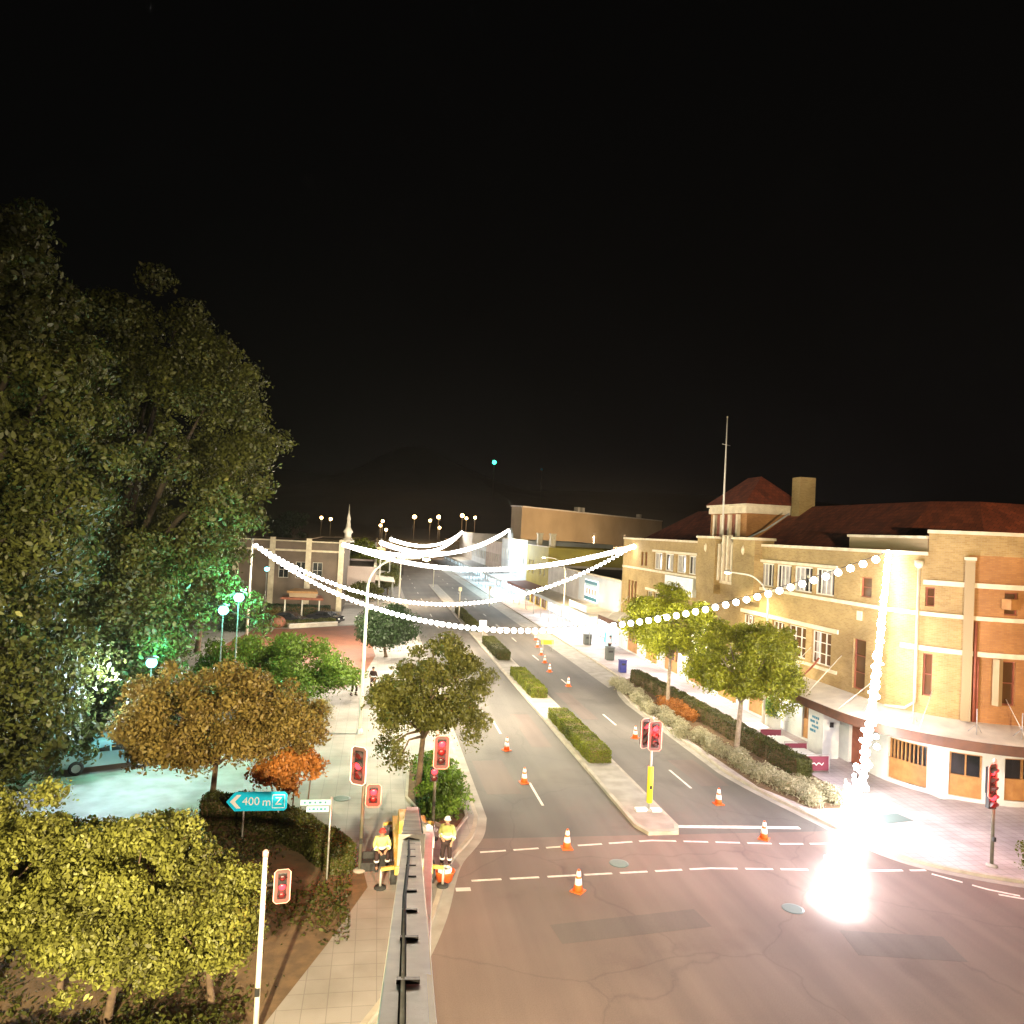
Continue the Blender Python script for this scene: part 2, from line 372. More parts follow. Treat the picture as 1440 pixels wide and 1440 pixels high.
def blob_points(blobs, n, rng, lo=0.30):
    c = np.array([b[0] for b in blobs], float); r = np.array([b[1] for b in blobs], float)
    r = r.reshape(-1, 1) if r.ndim == 1 else r
    if r.shape[1] == 1: r = np.repeat(r, 3, 1)
    w = r[:, 0] ** 2; idx = rng.choice(len(blobs), n, p=w / w.sum())
    d = rng.normal(size=(n, 3)); d /= np.linalg.norm(d, axis=1, keepdims=True)
    lob = 1 + .28 * np.sin(d[:, :1] * 5 + idx[:, None] * 1.7) * np.sin(d[:, 1:2] * 6 + idx[:, None]) + .2 * np.sin(d[:, 2:3] * 9 + idx[:, None] * 2.3)
    rad = (lo + (1.0 - lo) * rng.random((n, 1)) ** 0.7) * lob + np.abs(rng.normal(size=(n, 1))) * .10
    p = c[idx] + d * r[idx] * rad; p[:, 2] -= np.maximum(0, rad[:, 0] - .9) * r[idx][:, 2] * .5
    return p, d
def crown_blobs(c, rx, ry, rz, k, rb, rng, shell=0.55, flat=0.75):
    out = []
    for i in range(k):
        d = rng.normal(size=3); d /= np.linalg.norm(d)
        if d[2] < -0.55: d[2] *= 0.5
        s = shell + (1 - shell) * rng.random() ** 0.7 + (.16 if rng.random() < .18 else 0)
        r = rb * (0.6 + 0.75 * rng.random())
        out.append(((c[0] + d[0] * (rx - r * .6) * s, c[1] + d[1] * (ry - r * .6) * s, c[2] + d[2] * (rz - r * .5) * s), (r, r, r * flat)))
    return out
def tree(kind, label, x, y, crown, trunk_r, leaf, nleaf, lsize, seed, blobs=36, rb=0.9, bark='bark', group=None, forks=7, shell=0.55, zbase=0.0, extra=None):
    """crown = (cx, cy, cz, rx, ry, rz) in world metres"""
    rng = np.random.default_rng(seed)
    t = thing(kind, label, 'tree', (x, y, zbase), 0, group)
    cx, cy, cz, rx, ry, rz = crown; cx -= x; cy -= y; cz -= zbase
    bl = crown_blobs((cx, cy, cz), rx, ry, rz, blobs, rb, rng, shell)
    if extra: bl += [((e[0] - x, e[1] - y, e[2] - zbase), (e[3],) * 3) for e in extra]
    pts, nr = blob_points(bl, nleaf, rng)
    leaves_mesh('crown', pts, nr, lsize, leaf, t, rng)
    mb = MB(); fz = max(cz - rz * 0.55, 0.6)
    k1 = Vector((cx * .3 + rng.normal() * .1, cy * .3 + rng.normal() * .1, fz))
    mb.tube([(0, 0, -0.05), (0.02, 0, 0.15), tuple(k1 * .55), tuple(k1)], [trunk_r * 1.4, trunk_r, trunk_r * .85, trunk_r * .7], 10)
    idx = rng.choice(len(bl), min(forks * 3, len(bl)), replace=False)
    for i in idx:
        e = Vector(bl[i][0]); mid = k1.lerp(e, .5) + Vector((rng.normal() * .15, rng.normal() * .15, .15 * rz * .3))
        mb.tube([tuple(k1 * (.8 + .2 * rng.random())), tuple(mid), tuple(e)], [trunk_r * .5, trunk_r * .28, trunk_r * .08], 6)
    mb.build('trunk', bark, t)
    return t
def hedge_leaves(name, path, w, h, leaf, n, lsize, parent, seed, z0=0.0, core='leaf_hedge_dark'):
    """clipped hedge along a polyline: leaves on the faces of an uneven box over an inner core"""
    rng = np.random.default_rng(seed); path = [Vector((p[0], p[1], 0)) for p in path]
    seg = [(path[i + 1] - path[i]).length for i in range(len(path) - 1)]; tot = sum(seg)
    P = []; Nn = []
    for _ in range(n):
        u = rng.random() * tot; i = 0
        while i < len(seg) - 1 and u > seg[i]: u -= seg[i]; i += 1
        d = (path[i + 1] - path[i]).normalized(); s = Vector((d.y, -d.x, 0)); p = path[i] + d * u
        q = rng.random(); bumpy = 0.05 * math.sin(p.x * 5.1) + 0.05 * math.sin(p.y * 3.7) + rng.normal() * .03
        if q < .42: a, z, nv = (rng.random() - .5) * w, h + bumpy, Vector((0, 0, 1))
        elif q < .90:
            sg = -1 if q < .66 else 1; a, z, nv = sg * (w / 2 + bumpy * .7), rng.random() * h, s * sg
        else:
            a, z = (rng.random() - .5) * w, rng.random() * h; e = rng.random() < .5
            p = path[0] - d * abs(bumpy) if e else path[-1] + d * abs(bumpy)
            if e: d = (path[1] - path[0]).normalized(); nv = -d
            else: d = (path[-1] - path[-2]).normalized(); nv = d
            s = Vector((d.y, -d.x, 0))
        P.append((p.x + s.x * a, p.y + s.y * a, z0 + z)); Nn.append(tuple(nv))
    leaves_mesh(name, np.array(P), np.array(Nn, float), lsize, leaf, parent, rng)
    mb = MB()
    for i in range(len(path) - 1):
        mb.beam(path[i] + Vector((0, 0, z0 + h / 2 - .04)), path[i + 1] + Vector((0, 0, z0 + h / 2 - .04)), w * .86, h * .92)
    mb.build('stems', 'dirt', parent)
def bush(name, label, cat, blobs, n, lsize, leaf, seed, group=None, stem=True):
    rng = np.random.default_rng(seed); c = Vector(blobs[0][0]); base = Vector((c.x, c.y, 0.12))
    t = thing(name, label, cat, tuple(base), 0, group)
    bl = [((b[0][0] - base.x, b[0][1] - base.y, b[0][2] - base.z), b[1]) for b in blobs]
    pts, nr = blob_points(bl, n, rng); pts[:, 2] = np.maximum(pts[:, 2], 0.02)
    leaves_mesh('foliage', pts, nr, lsize, leaf, t, rng)
    if stem:
        mb = MB()
        for b in bl: mb.tube([(b[0][0] * .8, b[0][1] * .8, -.02), (b[0][0], b[0][1], b[0][2])], [.04, .015], 5)
        mb.build('stem', 'bark', t)
    return t

# ------------------------------------------------------------------ camera
CAMH = 12.0
th, psi, rho = R(1.5355), R(10.0027), 0.05
f = Vector((math.sin(psi) * math.cos(th), math.cos(psi) * math.cos(th), math.sin(th)))
r0 = Vector((math.cos(psi), -math.sin(psi), 0)); u0 = r0.cross(f)
rr = r0 * math.cos(rho) + u0 * math.sin(rho); uu = u0 * math.cos(rho) - r0 * math.sin(rho)
cam = bpy.data.cameras.new('camera'); co = bpy.data.objects.new('camera', cam); COL.objects.link(co)
mw = Matrix((rr, uu, -f)).transposed().to_4x4(); mw.translation = Vector((0, 0, CAMH)); co.matrix_world = mw
cam.sensor_width = 36; cam.lens = 36 * 1060 / 1440; cam.clip_start = 0.05; cam.clip_end = 6000
S.camera = co

# ------------------------------------------------------------------ world + settings
w = bpy.data.worlds.new('World'); S.world = w; w.use_nodes = True
nt = w.node_tree; bg = nt.nodes['Background']
bg.inputs['Color'].default_value = (0.0014, 0.0013, 0.0012, 1); bg.inputs['Strength'].default_value = 1.0
S.view_settings.view_transform = 'Standard'; S.view_settings.look = 'None'; S.view_settings.exposure = 0.22; S.view_settings.gamma = 1
S.cycles.use_denoising = True; S.cycles.sample_clamp_indirect = 4; S.cycles.max_bounces = 5; S.cycles.diffuse_bounces = 3
S.cycles.use_light_tree = True

LP = dict(left_lamp=11500, right_lamp=3500, mid_lamp=9000, near_left=150000, near_right=80000, sodium=6500, strA=2700, strB=2300, strC=600, hang=60, heap=1250, shop=800, hotel_awn=900, car=160, hall=26000, sig=1.3)
def light(kind, loc, power, color, size=0.15, aim=None, spot=None, blend=0.6, name=None):
    ld = bpy.data.lights.new(name or kind.lower() + '_light', kind); ld.energy = power; ld.color = color
    ld.shadow_soft_size = size
    if kind == 'SPOT': ld.spot_size = R(spot or 140); ld.spot_blend = blend
    o = bpy.data.objects.new(ld.name, ld); COL.objects.link(o); o.location = loc
    if aim is not None:
        o.rotation_euler = (Vector(aim) - Vector(loc)).to_track_quat('-Z', 'Y').to_euler()
    return o

# ------------------------------------------------------------------ ground, roads, pavements
def flat(pts, z, mb=None):
    mb = mb or MB(); mb.poly([(x, y, z) for x, y in pts]); return mb
# terrain: flat town, rising to dark hills beyond the end of the street
mb = MB(); xs = [-1500, -900, -500, -300, -150, -60, 0, 60, 150, 300, 500, 900, 1500]; ys = [-60, 60, 200, 320, 360, 420, 500, 600, 800, 1000, 1300, 1700, 2500]
def gz(x, y):
    if y <= 320: return -0.02
    t = (y - 320) / 80.0; z = min(t, 1.0) * 5 + max(0, y - 420) * 0.035
    if y > 600: z += (y - 600) * 0.06 * (1 + .5 * math.sin(x * .006 + 1) + .3 * math.sin(x * .013))
    return z
for i in range(len(xs) - 1):
    for j in range(len(ys) - 1):
        a, b, c, d = xs[i], xs[i + 1], ys[j], ys[j + 1]
        mb.quad((a, c, gz(a, c)), (b, c, gz(b, c)), (b, d, gz(b, d)), (a, d, gz(a, d)))
struct('terrain', mb, 'hill')
struct('town_ground', flat([(-140, -30), (160, -30), (160, 319), (-140, 319)], -0.008), 'grass')
struct('road', flat([(4.4, 29.4), (21.6, 29.4), (21.6, 318), (4.4, 318)], 0.0), 'asphalt')
struct('cross_street', flat([(-60, -20), (70, -20), (70, 29.4), (-60, 29.4)], 0.0), 'asphalt_red')
struct('parking_lane', flat([(18.75, 58), (21.05, 61), (21.05, 318), (18.75, 318)], 0.004), 'concrete')
LK = [(4.75, 310), (4.75, 31.5), (4.45, 29.8), (3.9, 28.6), (3.3, 27.5), (2.9, 26.0), (2.4, 23.5), (1.4, 20.5), (-0.4, 17.0), (-3.0, 13.0), (-6.5, 9.0), (-12, 5.5), (-30, 2)]
RK = [(21.1, 310), (21.1, 61.5), (20.4, 59.0), (19.2, 56.5), (18.7, 52.5), (18.5, 37), (18.9, 34), (19.6, 31.0), (20.1, 28.8), (20.5, 27.1), (21.4, 25.8), (24.2, 24.1), (30, 22.2), (60, 17)]
def offset(path, d):
    out = []
    for i, p in enumerate(path):
        a = Vector(path[max(i - 1, 0)]); b = Vector(path[min(i + 1, len(path) - 1)]); t = (b - a).normalized(); out.append((p[0] - t.y * d, p[1] + t.x * d))
    return out
def strip(path, d0, d1, z0, z1):
    a = offset(path, d0); b = offset(path, d1); mb = MB()
    for i in range(len(path) - 1):
        p, q, r_, s_ = a[i], a[i + 1], b[i + 1], b[i]
        mb.quad((*p, z1), (*q, z1), (*r_, z1), (*s_, z1))
        mb.quad((*p, z0), (*q, z0), (*q, z1), (*p, z1)); mb.quad((*s_, z1), (*r_, z1), (*r_, z0), (*s_, z0))
    mb.quad((*a[0], z0), (*a[0], z1), (*b[0], z1), (*b[0], z0)); mb.quad((*a[-1], z1), (*a[-1], z0), (*b[-1], z0), (*b[-1], z1))
    return mb
def chaikin(p, n=3):
    for _ in range(n):
        q = [p[0]]
        for a, b in zip(p[:-1], p[1:]):
            if math.dist(a, b) > 12: q += [a, b] if a != q[-1] else [b]; continue
            q += [(a[0] * .75 + b[0] * .25, a[1] * .75 + b[1] * .25), (a[0] * .25 + b[0] * .75, a[1] * .25 + b[1] * .75)]
        q.append(p[-1]); p = [q[0]] + [b for a, b in zip(q[:-1], q[1:]) if math.dist(a, b) > 1e-4]
    return p
PV = 0.13
LK = chaikin(LK); RK = chaikin(RK)
lk_in = offset(LK, -0.16); rk_in = offset(RK, 0.16)
struct('kerb_left', strip(LK, 0, -0.16, -0.01, PV), 'kerb'); struct('kerb_right', strip(RK, 0, 0.16, -0.01, PV), 'kerb')
struct('gutter_left', strip(LK, 0.38, 0.003, -0.01, 0.006), 'concrete'); struct('gutter_right', strip(RK, -0.38, -0.003, -0.01, 0.008), 'concrete')
struct('footpath_left', flat(lk_in + [(-90, 2), (-90, 310)], PV), 'paving')
struct('footpath_right', flat(rk_in + [(60, 60), (27, 60), (27, 310)][0:0] + [(60, 32.5), (27.5, 32.5), (27.5, 310)], PV), 'paving_right')
struct('brick_plaza', flat([(-12.5, 86), (-8.8, 86.4), (-4.0, 89.6), (-1.6, 91), (-0.4, 84), (0.4, 70), (-0.6, 60), (-1.8, 56), (-10, 52), (-14, 70)], PV + 0.004), 'brick_paving')
struct('concrete_path', flat([(-4.0, 90.5), (-1.6, 92), (-0.4, 117), (-4.2, 116)], PV + 0.008), 'white_render')
struct('side_pavement', flat([(-40, 31.0), (-4.9, 31.0), (-5.6, 39), (-40, 40)], PV + 0.004), 'concrete')
struct('verge_soil', flat([(-6.2, 31.3), (-4.5, 31.6), (-2.4, 30.1), (0.1, 26.9), (0.3, 25.4), (-0.8, 22), (-3, 16), (-14, 9), (-24, 12), (-24, 22), (-10, 27)], PV + 0.008), 'dirt')
struct('garden_bed_left', strip([(2.1, 38.5), (4.3, 38.2), (4.3, 31.2), (3.6, 29.6), (2.5, 31.0), (1.8, 33.5), (2.1, 38.5)], 0, -.12, 0, PV + 0.1), 'kerb')
struct('bed_soil_left', flat([(2.15, 38.3), (4.2, 38.1), (4.2, 31.3), (3.6, 29.8), (2.6, 31.1), (1.9, 33.5)], PV + 0.05), 'dirt')
struct('bed_soil_right', flat([(19.3, 59), (21.7, 61.5), (23.0, 42), (23.0, 34.8), (21.6, 31.5), (20.1, 31.6), (19.0, 34.5), (18.9, 52)], PV + 0.01), 'dirt')
# median
MED = [(11.15, 160), (11.15, 30.2), (11.45, 29.35), (12.75, 29.35), (13.0, 30.0), (13.0, 160)]
struct('median_kerb', MB().prism(MED[::-1], -0.01, PV + .02), 'kerb')
struct('median_top', flat([(11.32, 159), (11.32, 30.3), (11.55, 29.6), (12.65, 29.6), (12.84, 30.1), (12.84, 159)], PV + .026), 'concrete')
# markings
mb = MB()
for k in range(14):
    y = 32.8 + 11.7 * k; mb.poly([(x, yy, 0.005) for x, yy in ((7.77, y), (7.89, y), (7.89, y + 3), (7.77, y + 3))])
    y = 34.8 + 11.8 * k; mb.poly([(x, yy, 0.005) for x, yy in ((15.6, y), (15.72, y), (15.72, y + 2.8), (15.6, y + 2.8))])
def dashed(mb, path, L, gap, wd, z=0.005):
    for i in range(len(path) - 1):
        a = Vector(path[i]); b = Vector(path[i + 1]); t = (b - a).normalized(); s_ = Vector((-t.y, t.x)) * wd / 2; u = 0; T = (b - a).length
        while u < T - 0.2:
            p = a + t * u; q = a + t * min(u + L, T); mb.poly([(p.x - s_.x, p.y - s_.y, z), (q.x - s_.x, q.y - s_.y, z), (q.x + s_.x, q.y + s_.y, z), (p.x + s_.x, p.y + s_.y, z)]); u += L + gap
dashed(mb, [(4.4, 28.15), (11.4, 28.86), (16.6, 28.25), (19.6, 28.1)], 1.0, 0.3, 0.13)
dashed(mb, [(3.8, 25.9), (12.7, 26.3), (19.1, 25.7), (21.1, 25.6)], 1.05, 0.3, 0.13)
dashed(mb, [(21.1, 25.3), (22.3, 24.0), (26, 21.5)], 1.0, 0.3, 0.13)
dashed(mb, [(22.4, 23.6), (30, 19.5)], 1.0, 0.3, 0.13)
dashed(mb, [(13.05, 30.2), (18.4, 29.8)], 20, 1, 0.28)
struct('road_markings', mb, 'paint')
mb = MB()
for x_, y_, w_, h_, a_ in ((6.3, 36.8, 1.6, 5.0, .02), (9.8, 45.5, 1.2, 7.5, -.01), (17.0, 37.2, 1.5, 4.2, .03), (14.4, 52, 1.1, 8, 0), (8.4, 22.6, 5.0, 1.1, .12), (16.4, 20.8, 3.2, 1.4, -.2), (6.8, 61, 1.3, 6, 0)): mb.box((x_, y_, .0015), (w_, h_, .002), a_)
struct('road_tone_patches', mb, 'asphalt_tone_patch')  # asphalt patches, partly standing in for dark shadows on the lanes
struct('drain_cover_mark', MB().box((2.9 + .55, 25.3, 0.006), (0.5, 0.25, 0.004)), 'white_render')

# ------------------------------------------------------------------ facades
def line_path(x0, y0, x1, y1):
    """outward normal lies on the right-hand side of the direction of travel"""
    L_ = math.hypot(x1 - x0, y1 - y0); tx, ty = (x1 - x0) / L_, (y1 - y0) / L_
    return (lambda u: (x0 + tx * u, y0 + ty * u, ty, -tx)), L_
def corner_path():
    """hotel: along X=26.5 from Y=79 down to 36.3, round a 5 m corner, then along Y=31.3"""
    def P(u):
        if u <= 42.7: return (26.5, 79 - u, -1, 0)
        a = (u - 42.7) / 5.0
        if a <= PI / 2: return (31.5 - 5 * math.cos(a), 36.3 - 5 * math.sin(a), -math.cos(a), -math.sin(a))
        return (31.5 + (u - 42.7 - 2.5 * PI), 31.3, 0, -1)
    return P
def pt(P, u, z, off=0.0):
    x, y, nx, ny = P(u); return (x + nx * off, y + ny * off, z)
def usteps(P, u0, u1, step=0.45):
    curved = abs(P(u0)[2] - P(u1)[2]) > 1e-6 or (P(u0)[2] != P((u0 + u1) / 2)[2])
    if not curved: return [u0, u1]
    n = max(1, int(math.ceil((u1 - u0) / step))); return [u0 + (u1 - u0) * i / n for i in range(n + 1)]
def wall(name, P, u0, u1, z0, z1, holes, m, parent, depth=0.22, top=None):
    us = {u0, u1}; zs = {z0, z1}
    for h in holes: us |= {h[0], h[1]}; zs |= {h[2], h[3]}
    if P(u0)[2] != P(u1)[2]:
        u = u0
        while u < u1: us.add(round(u, 4)); u += 0.5
    us = sorted(us); zs = sorted(zs); mb = MB()
    def solid(a, b, c, d):
        uc, zc = (a + b) / 2, (c + d) / 2
        return not any(h[0] < uc < h[1] and h[2] < zc < h[3] for h in holes)
    for i in range(len(us) - 1):
        for j in range(len(zs) - 1):
            a, b, c, d = us[i], us[i + 1], zs[j], zs[j + 1]
            if solid(a, b, c, d): mb.quad(pt(P, a, c), pt(P, b, c), pt(P, b, d), pt(P, a, d), [(a, c), (b, c), (b, d), (a, d)])
    for h in holes:
        a, b, c, d = h[:4]; e = -depth
        mb.quad(pt(P, a, c), pt(P, a, d), pt(P, a, d, e), pt(P, a, c, e), [(0, c), (0, d), (.2, d), (.2, c)])
        mb.quad(pt(P, b, d), pt(P, b, c), pt(P, b, c, e), pt(P, b, d, e), [(0, d), (0, c), (.2, c), (.2, d)])
        mb.quad(pt(P, a, d), pt(P, b, d), pt(P, b, d, e), pt(P, a, d, e), [(a, 0), (b, 0), (b, .2), (a, .2)])
        mb.quad(pt(P, b, c), pt(P, a, c), pt(P, a, c, e), pt(P, b, c, e), [(b, 0), (a, 0), (a, .2), (b, .2)])
    return mb.build(name, m, parent)
def sweep(mb, P, u0, u1, z0, z1, o0, o1, zo=0.0):
    """bar along the facade between offsets o0 (inner) and o1 (outer); zo drops its outer edge"""
    us = usteps(P, u0, u1)
    for a, b in zip(us[:-1], us[1:]):
        A = [pt(P, a, z0, o0), pt(P, a, z0 - zo, o1), pt(P, a, z1 - zo, o1), pt(P, a, z1, o0)]
        B = [pt(P, b, z0, o0), pt(P, b, z0 - zo, o1), pt(P, b, z1 - zo, o1), pt(P, b, z1, o0)]
        mb.quad(A[0], A[1], B[1], B[0]); mb.quad(A[1], A[2], B[2], B[1]); mb.quad(A[2], A[3], B[3], B[2]); mb.quad(A[3], A[0], B[0], B[3])
    A = us[0]; B = us[-1]
    mb.quad(pt(P, A, z0, o0), pt(P, A, z1, o0), pt(P, A, z1 - zo, o1), pt(P, A, z0 - zo, o1))
    mb.quad(pt(P, B, z0, o0), pt(P, B, z0 - zo, o1), pt(P, B, z1 - zo, o1), pt(P, B, z1, o0))
    return mb
def window(P, h, parent, nu=2, nz=2, fm='frame_white', pane='glass', depth=0.2, fw=0.06, name='window', curtain=None, label=None):
    a, b, c, d = h[:4]; mb = MB(); o0, o1 = -depth + .01, -depth + .08
    sweep(mb, P, a, a + fw, c, d, o0, o1); sweep(mb, P, b - fw, b, c, d, o0, o1)
    sweep(mb, P, a + fw, b - fw, c, c + fw, o0, o1 - .003); sweep(mb, P, a + fw, b - fw, d - fw, d, o0, o1 - .003)
    for i in range(1, nu):
        u = a + (b - a) * i / nu; sweep(mb, P, u - fw * .4, u + fw * .4, c + fw, d - fw, o0, o1 - .008)
    for j in range(1, nz):
        z = c + (d - c) * j / nz; sweep(mb, P, a + fw, b - fw, z - fw * .35, z + fw * .35, o0, o1 - .014)
    w_ = mb.build(name, fm, parent)
    if label: w_['label'] = label
    us = usteps(P, a, b); g = MB()
    for p, q in zip(us[:-1], us[1:]): g.quad(pt(P, p, c, -depth + .003), pt(P, q, c, -depth + .003), pt(P, q, d, -depth + .003), pt(P, p, d, -depth + .003))
    g.build('pane', pane, w_)
    if curtain:
        cb = MB(); n = int((b - a) / .12)
        lo, hi = curtain
        for i in range(n):
            u = a + (b - a) * (i + .5) / n
            if lo <= (i / n) <= hi: sweep(cb, P, u - .05, u + .05, c + .05, d - .05, -depth + .005, -depth + .02 + .01 * (i % 2))
        cb.build('curtain', 'curtain', w_)
    return w_

# ------------------------------------------------------------------ the hotel on the corner
HP = corner_path(); UC = 42.7; ang = lambda deg: UC + 5 * R(deg); UE = 80.0
Y = lambda y: 79 - y
hotel = thing('hotel', 'long yellow brick corner hotel with rounded corner, red tiled roof and square tower', 'building', (26.5, 40, 0))
hotel.location = (0, 0, 0)
f1 = [(Y(47.1), Y(45.6), 5.0, 6.95), (Y(45.1), Y(43.05), 5.0, 6.95), (Y(42.4), Y(40.4), 5.0, 6.95), (Y(51.2), Y(49.6), 5.0, 6.95),
      (Y(71.2), Y(69.8), 5.0, 6.9), (Y(69.2), Y(67.8), 5.0, 6.9), (Y(67.2), Y(65.8), 5.0, 6.9), (Y(38.3), Y(37.2), 4.3, 7.05)]
f2 = [(Y(49.1), Y(47.2), 9.15, 10.75), (Y(46.9), Y(45.0), 9.15, 10.75), (Y(44.7), Y(42.6), 9.15, 10.75), (Y(42.3), Y(40.3), 9.15, 10.75),
      (Y(69.7), Y(67.6), 9.15, 10.75), (Y(66.9), Y(64.8), 9.15, 10.75), (Y(64.1), Y(62.0), 9.15, 10.75), (Y(61.5), Y(59.9), 9.15, 10.75),
      (Y(73.3), Y(72.7), 9.3, 10.7), (Y(72.2), Y(71.6), 9.3, 10.7), (Y(37.9), Y(36.9), 9.4, 10.5)]
slot = [(Y(76.9), Y(76.3), 4.6, 7.6), (Y(75.9), Y(75.3), 4.6, 7.6), (Y(74.9), Y(74.3), 4.6, 7.6)]
cw = [(ang(31), ang(36), 9.35, 10.3), (ang(31), ang(36), 4.9, 7.0), (ang(70), ang(77), 9.2, 10.3), (ang(70), ang(77), 4.9, 7.0),
      (ang(90) + 3, ang(90) + 4.2, 4.9, 7.0), (ang(90) + 3, ang(90) + 4.2, 9.2, 10.3), (ang(90) + 8, ang(90) + 9.4, 4.9, 7.0)]
wall('upper_wall', HP, 0, ang(52), 3.9, 12.0, [h for h in f1 + f2 + slot + cw if h[1] < ang(52)], 'brick_yellow', hotel)
wall('corner_wall', HP, ang(52), UE, 3.9, 12.0, [h for h in cw if h[0] > ang(52)], 'brick_orange', hotel)  # the sodium lamp's orange light is painted into this brick colour
for h in f1[:7]: window(HP, h, hotel, 3, 3, curtain=(.1, .35) if h is f1[2] else None, pane='glass_warm')
window(HP, f1[7], hotel, 1, 3, fm='timber_red', name='balcony_door', pane='glass_warm')
for k, h in enumerate(f2[:8]): window(HP, h, hotel, 4 if k < 4 else 2, 1, fw=.09, curtain=(.3, .75) if k % 2 else (0, .45))
for h in f2[8:] + cw: window(HP, h, hotel, 1, 2, pane='glass_warm', fm='timber_red')
for h in slot: window(HP, h, hotel, 1, 1, pane='glass_warm', fm='timber_red', name='slot_window')
# ground floor under the awning
gf = [(Y(43.1), Y(40.95), 0.25, 2.5), (Y(38.4), Y(36.6), 0.13, 2.6), (ang(12), ang(35), 0.35, 2.4), (ang(46), ang(62), 0.3, 2.4), (ang(73), ang(90) + 1.2, 0.4, 2.4),
      (ang(90) + 3, ang(90) + 6, 0.3, 2.4)] + [(Y(y), Y(y) + 3.2, 0.25, 2.6) for y in (50, 55, 60.5, 66, 71, 76.5)]
wall('ground_floor_wall', HP, 0, UE, 0.0, 3.9, gf, 'white_tile', hotel, depth=0.25)
def shopfront(h, slats, split=0.5, parent=hotel, glass='glass'):
    a, b, c, d = h; zc = c + (d - c) * split
    p = MB(); sweep(p, HP, a, b, c, zc, -.24, -.10); w_ = p.build('timber_panel', 'timber', parent)
    g = MB(); sweep(g, HP, a, b, zc, d, -.245, -.22); gl = g.build('glazing', glass, parent)
    fr = MB(); 
    n = slats
    for i in range(n + 1):
        u = a + .04 + (b - a - .08) * i / n; sweep(fr, HP, u - .035, u + .035, zc, d, -.215, -.13)
    sweep(fr, HP, a, b, zc - .04, zc + .05, -.21, -.08); sweep(fr, HP, a, b, d - .07, d, -.21, -.12)
    fr.build('glazing_bars', 'timber', gl)
shopfront(gf[0], 8); shopfront(gf[2], 9, .48); shopfront(gf[3], 2, .46); shopfront(gf[4], 3, .48); shopfront(gf[5], 3, .48)
for h in gf[6:]: shopfront(h, 3, .4, glass='glass_warm')
mb = MB(); sweep(mb, HP, gf[1][0], gf[1][1], .13, 2.6, -.245, -.2); mb.build('door', 'timber_red', hotel)
# cornice, string courses, lintels, parapets
mb = MB(); sweep(mb, HP, 0, ang(32), 11.88, 12.06, -.25, .08); mb.build('parapet_cap', 'cream', hotel)
mb = MB(); sweep(mb, HP, 0, ang(90), 8.86, 9.06, 0, .09); sweep(mb, HP, ang(90), UE, 8.86, 9.06, 0, .09); mb.build('string_course', 'cream', hotel)
mb = MB(); sweep(mb, HP, ang(18), ang(51), 7.12, 7.36, 0, .08); sweep(mb, HP, ang(55), ang(90), 7.12, 7.36, 0, .08); sweep(mb, HP, ang(90), UE, 7.12, 7.36, 0, .08)
sweep(mb, HP, ang(30), ang(51), 10.42, 10.66, 0, .08); sweep(mb, HP, ang(55), ang(90), 10.42, 10.66, 0, .08); sweep(mb, HP, ang(90), UE, 10.42, 10.66, 0, .08); mb.build('corner_band', 'cream', hotel)
mb = MB()
for a, b, z0, z1 in ((Y(51.5), Y(39.7), 7.05, 7.3), (Y(51.5), Y(39.7), 4.72, 4.9), (Y(71.5), Y(65.5), 7.0, 7.22), (Y(49.3), Y(40.0), 10.8, 10.98), (Y(70), Y(59.6), 10.8, 11.0)):
    sweep(MB(), HP, a, b, z0, z1, 0, .1).build('lintel', 'cream', hotel)

mb = MB(); sweep(mb, HP, Y(65.8), Y(59.6), 7.3, 8.84, 0, .35); mb.build('white_bay', 'white_tile', hotel)
mb = MB()   # raised curved parapet over the corner
us = [ang(32) + (ang(84) - ang(32)) * i / 12 for i in range(13)]
for a, b in zip(us[:-1], us[1:]): mb.quad(pt(HP, a, 12, 0), pt(HP, b, 12, 0), pt(HP, b, 13.0, 0), pt(HP, a, 13.0, 0), [(a, 12), (b, 12), (b, 13), (a, 13)]); mb.quad(pt(HP, b, 12, -.3), pt(HP, a, 12, -.3), pt(HP, a, 13.0, -.3), pt(HP, b, 13.0, -.3), [(a, 12), (b, 12), (b, 13), (a, 13)])
for a in (us[0], us[-1]): mb.quad(pt(HP, a, 12, 0), pt(HP, a, 12, -.3), pt(HP, a, 13, -.3), pt(HP, a, 13, 0), [(0, 12), (.3, 12), (.3, 13), (0, 13)])
mb.build('raised_parapet', 'brick_yellow', hotel)
mb = MB(); sweep(mb, HP, ang(31.5), ang(84.5), 13.0, 13.17, -.35, .1); sweep(mb, HP, ang(84.7), ang(90), 12.02, 12.2, -.3, .09); sweep(mb, HP, ang(90), UE, 12.02, 12.2, -.3, .09); mb.build('raised_cap', 'cream', hotel)
mb = MB(); mb.bx(27.3, 27.6, 33.8, 40.2, 11.8, 12.72); mb.build('setback_parapet', 'brick_yellow', hotel)
mb = MB(); mb.bx(27.2, 27.7, 33.8, 40.3, 12.72, 12.86); mb.build('setback_cap', 'cream', hotel)
mb = MB(); sweep(mb, HP, ang(50.5), ang(55), 4.0, 11.75, .002, .3); mb.build('pilaster', 'brick_yellow', hotel)
mb = MB(); sweep(mb, HP, ang(50), ang(55.5), 11.75, 11.9, .002, .38); mb.build('pilaster_cap', 'cream', hotel)
mb = MB(); q = pt(HP, ang(56.5), 0, .14); mb.tube([(q[0], q[1], 8.8), (q[0], q[1], 4.0)], .07); q = pt(HP, ang(58), 0, .14); mb.tube([(q[0], q[1], 7.1), (q[0], q[1], 4.0)], .05); mb.build('downpipe', 'timber_red', hotel)
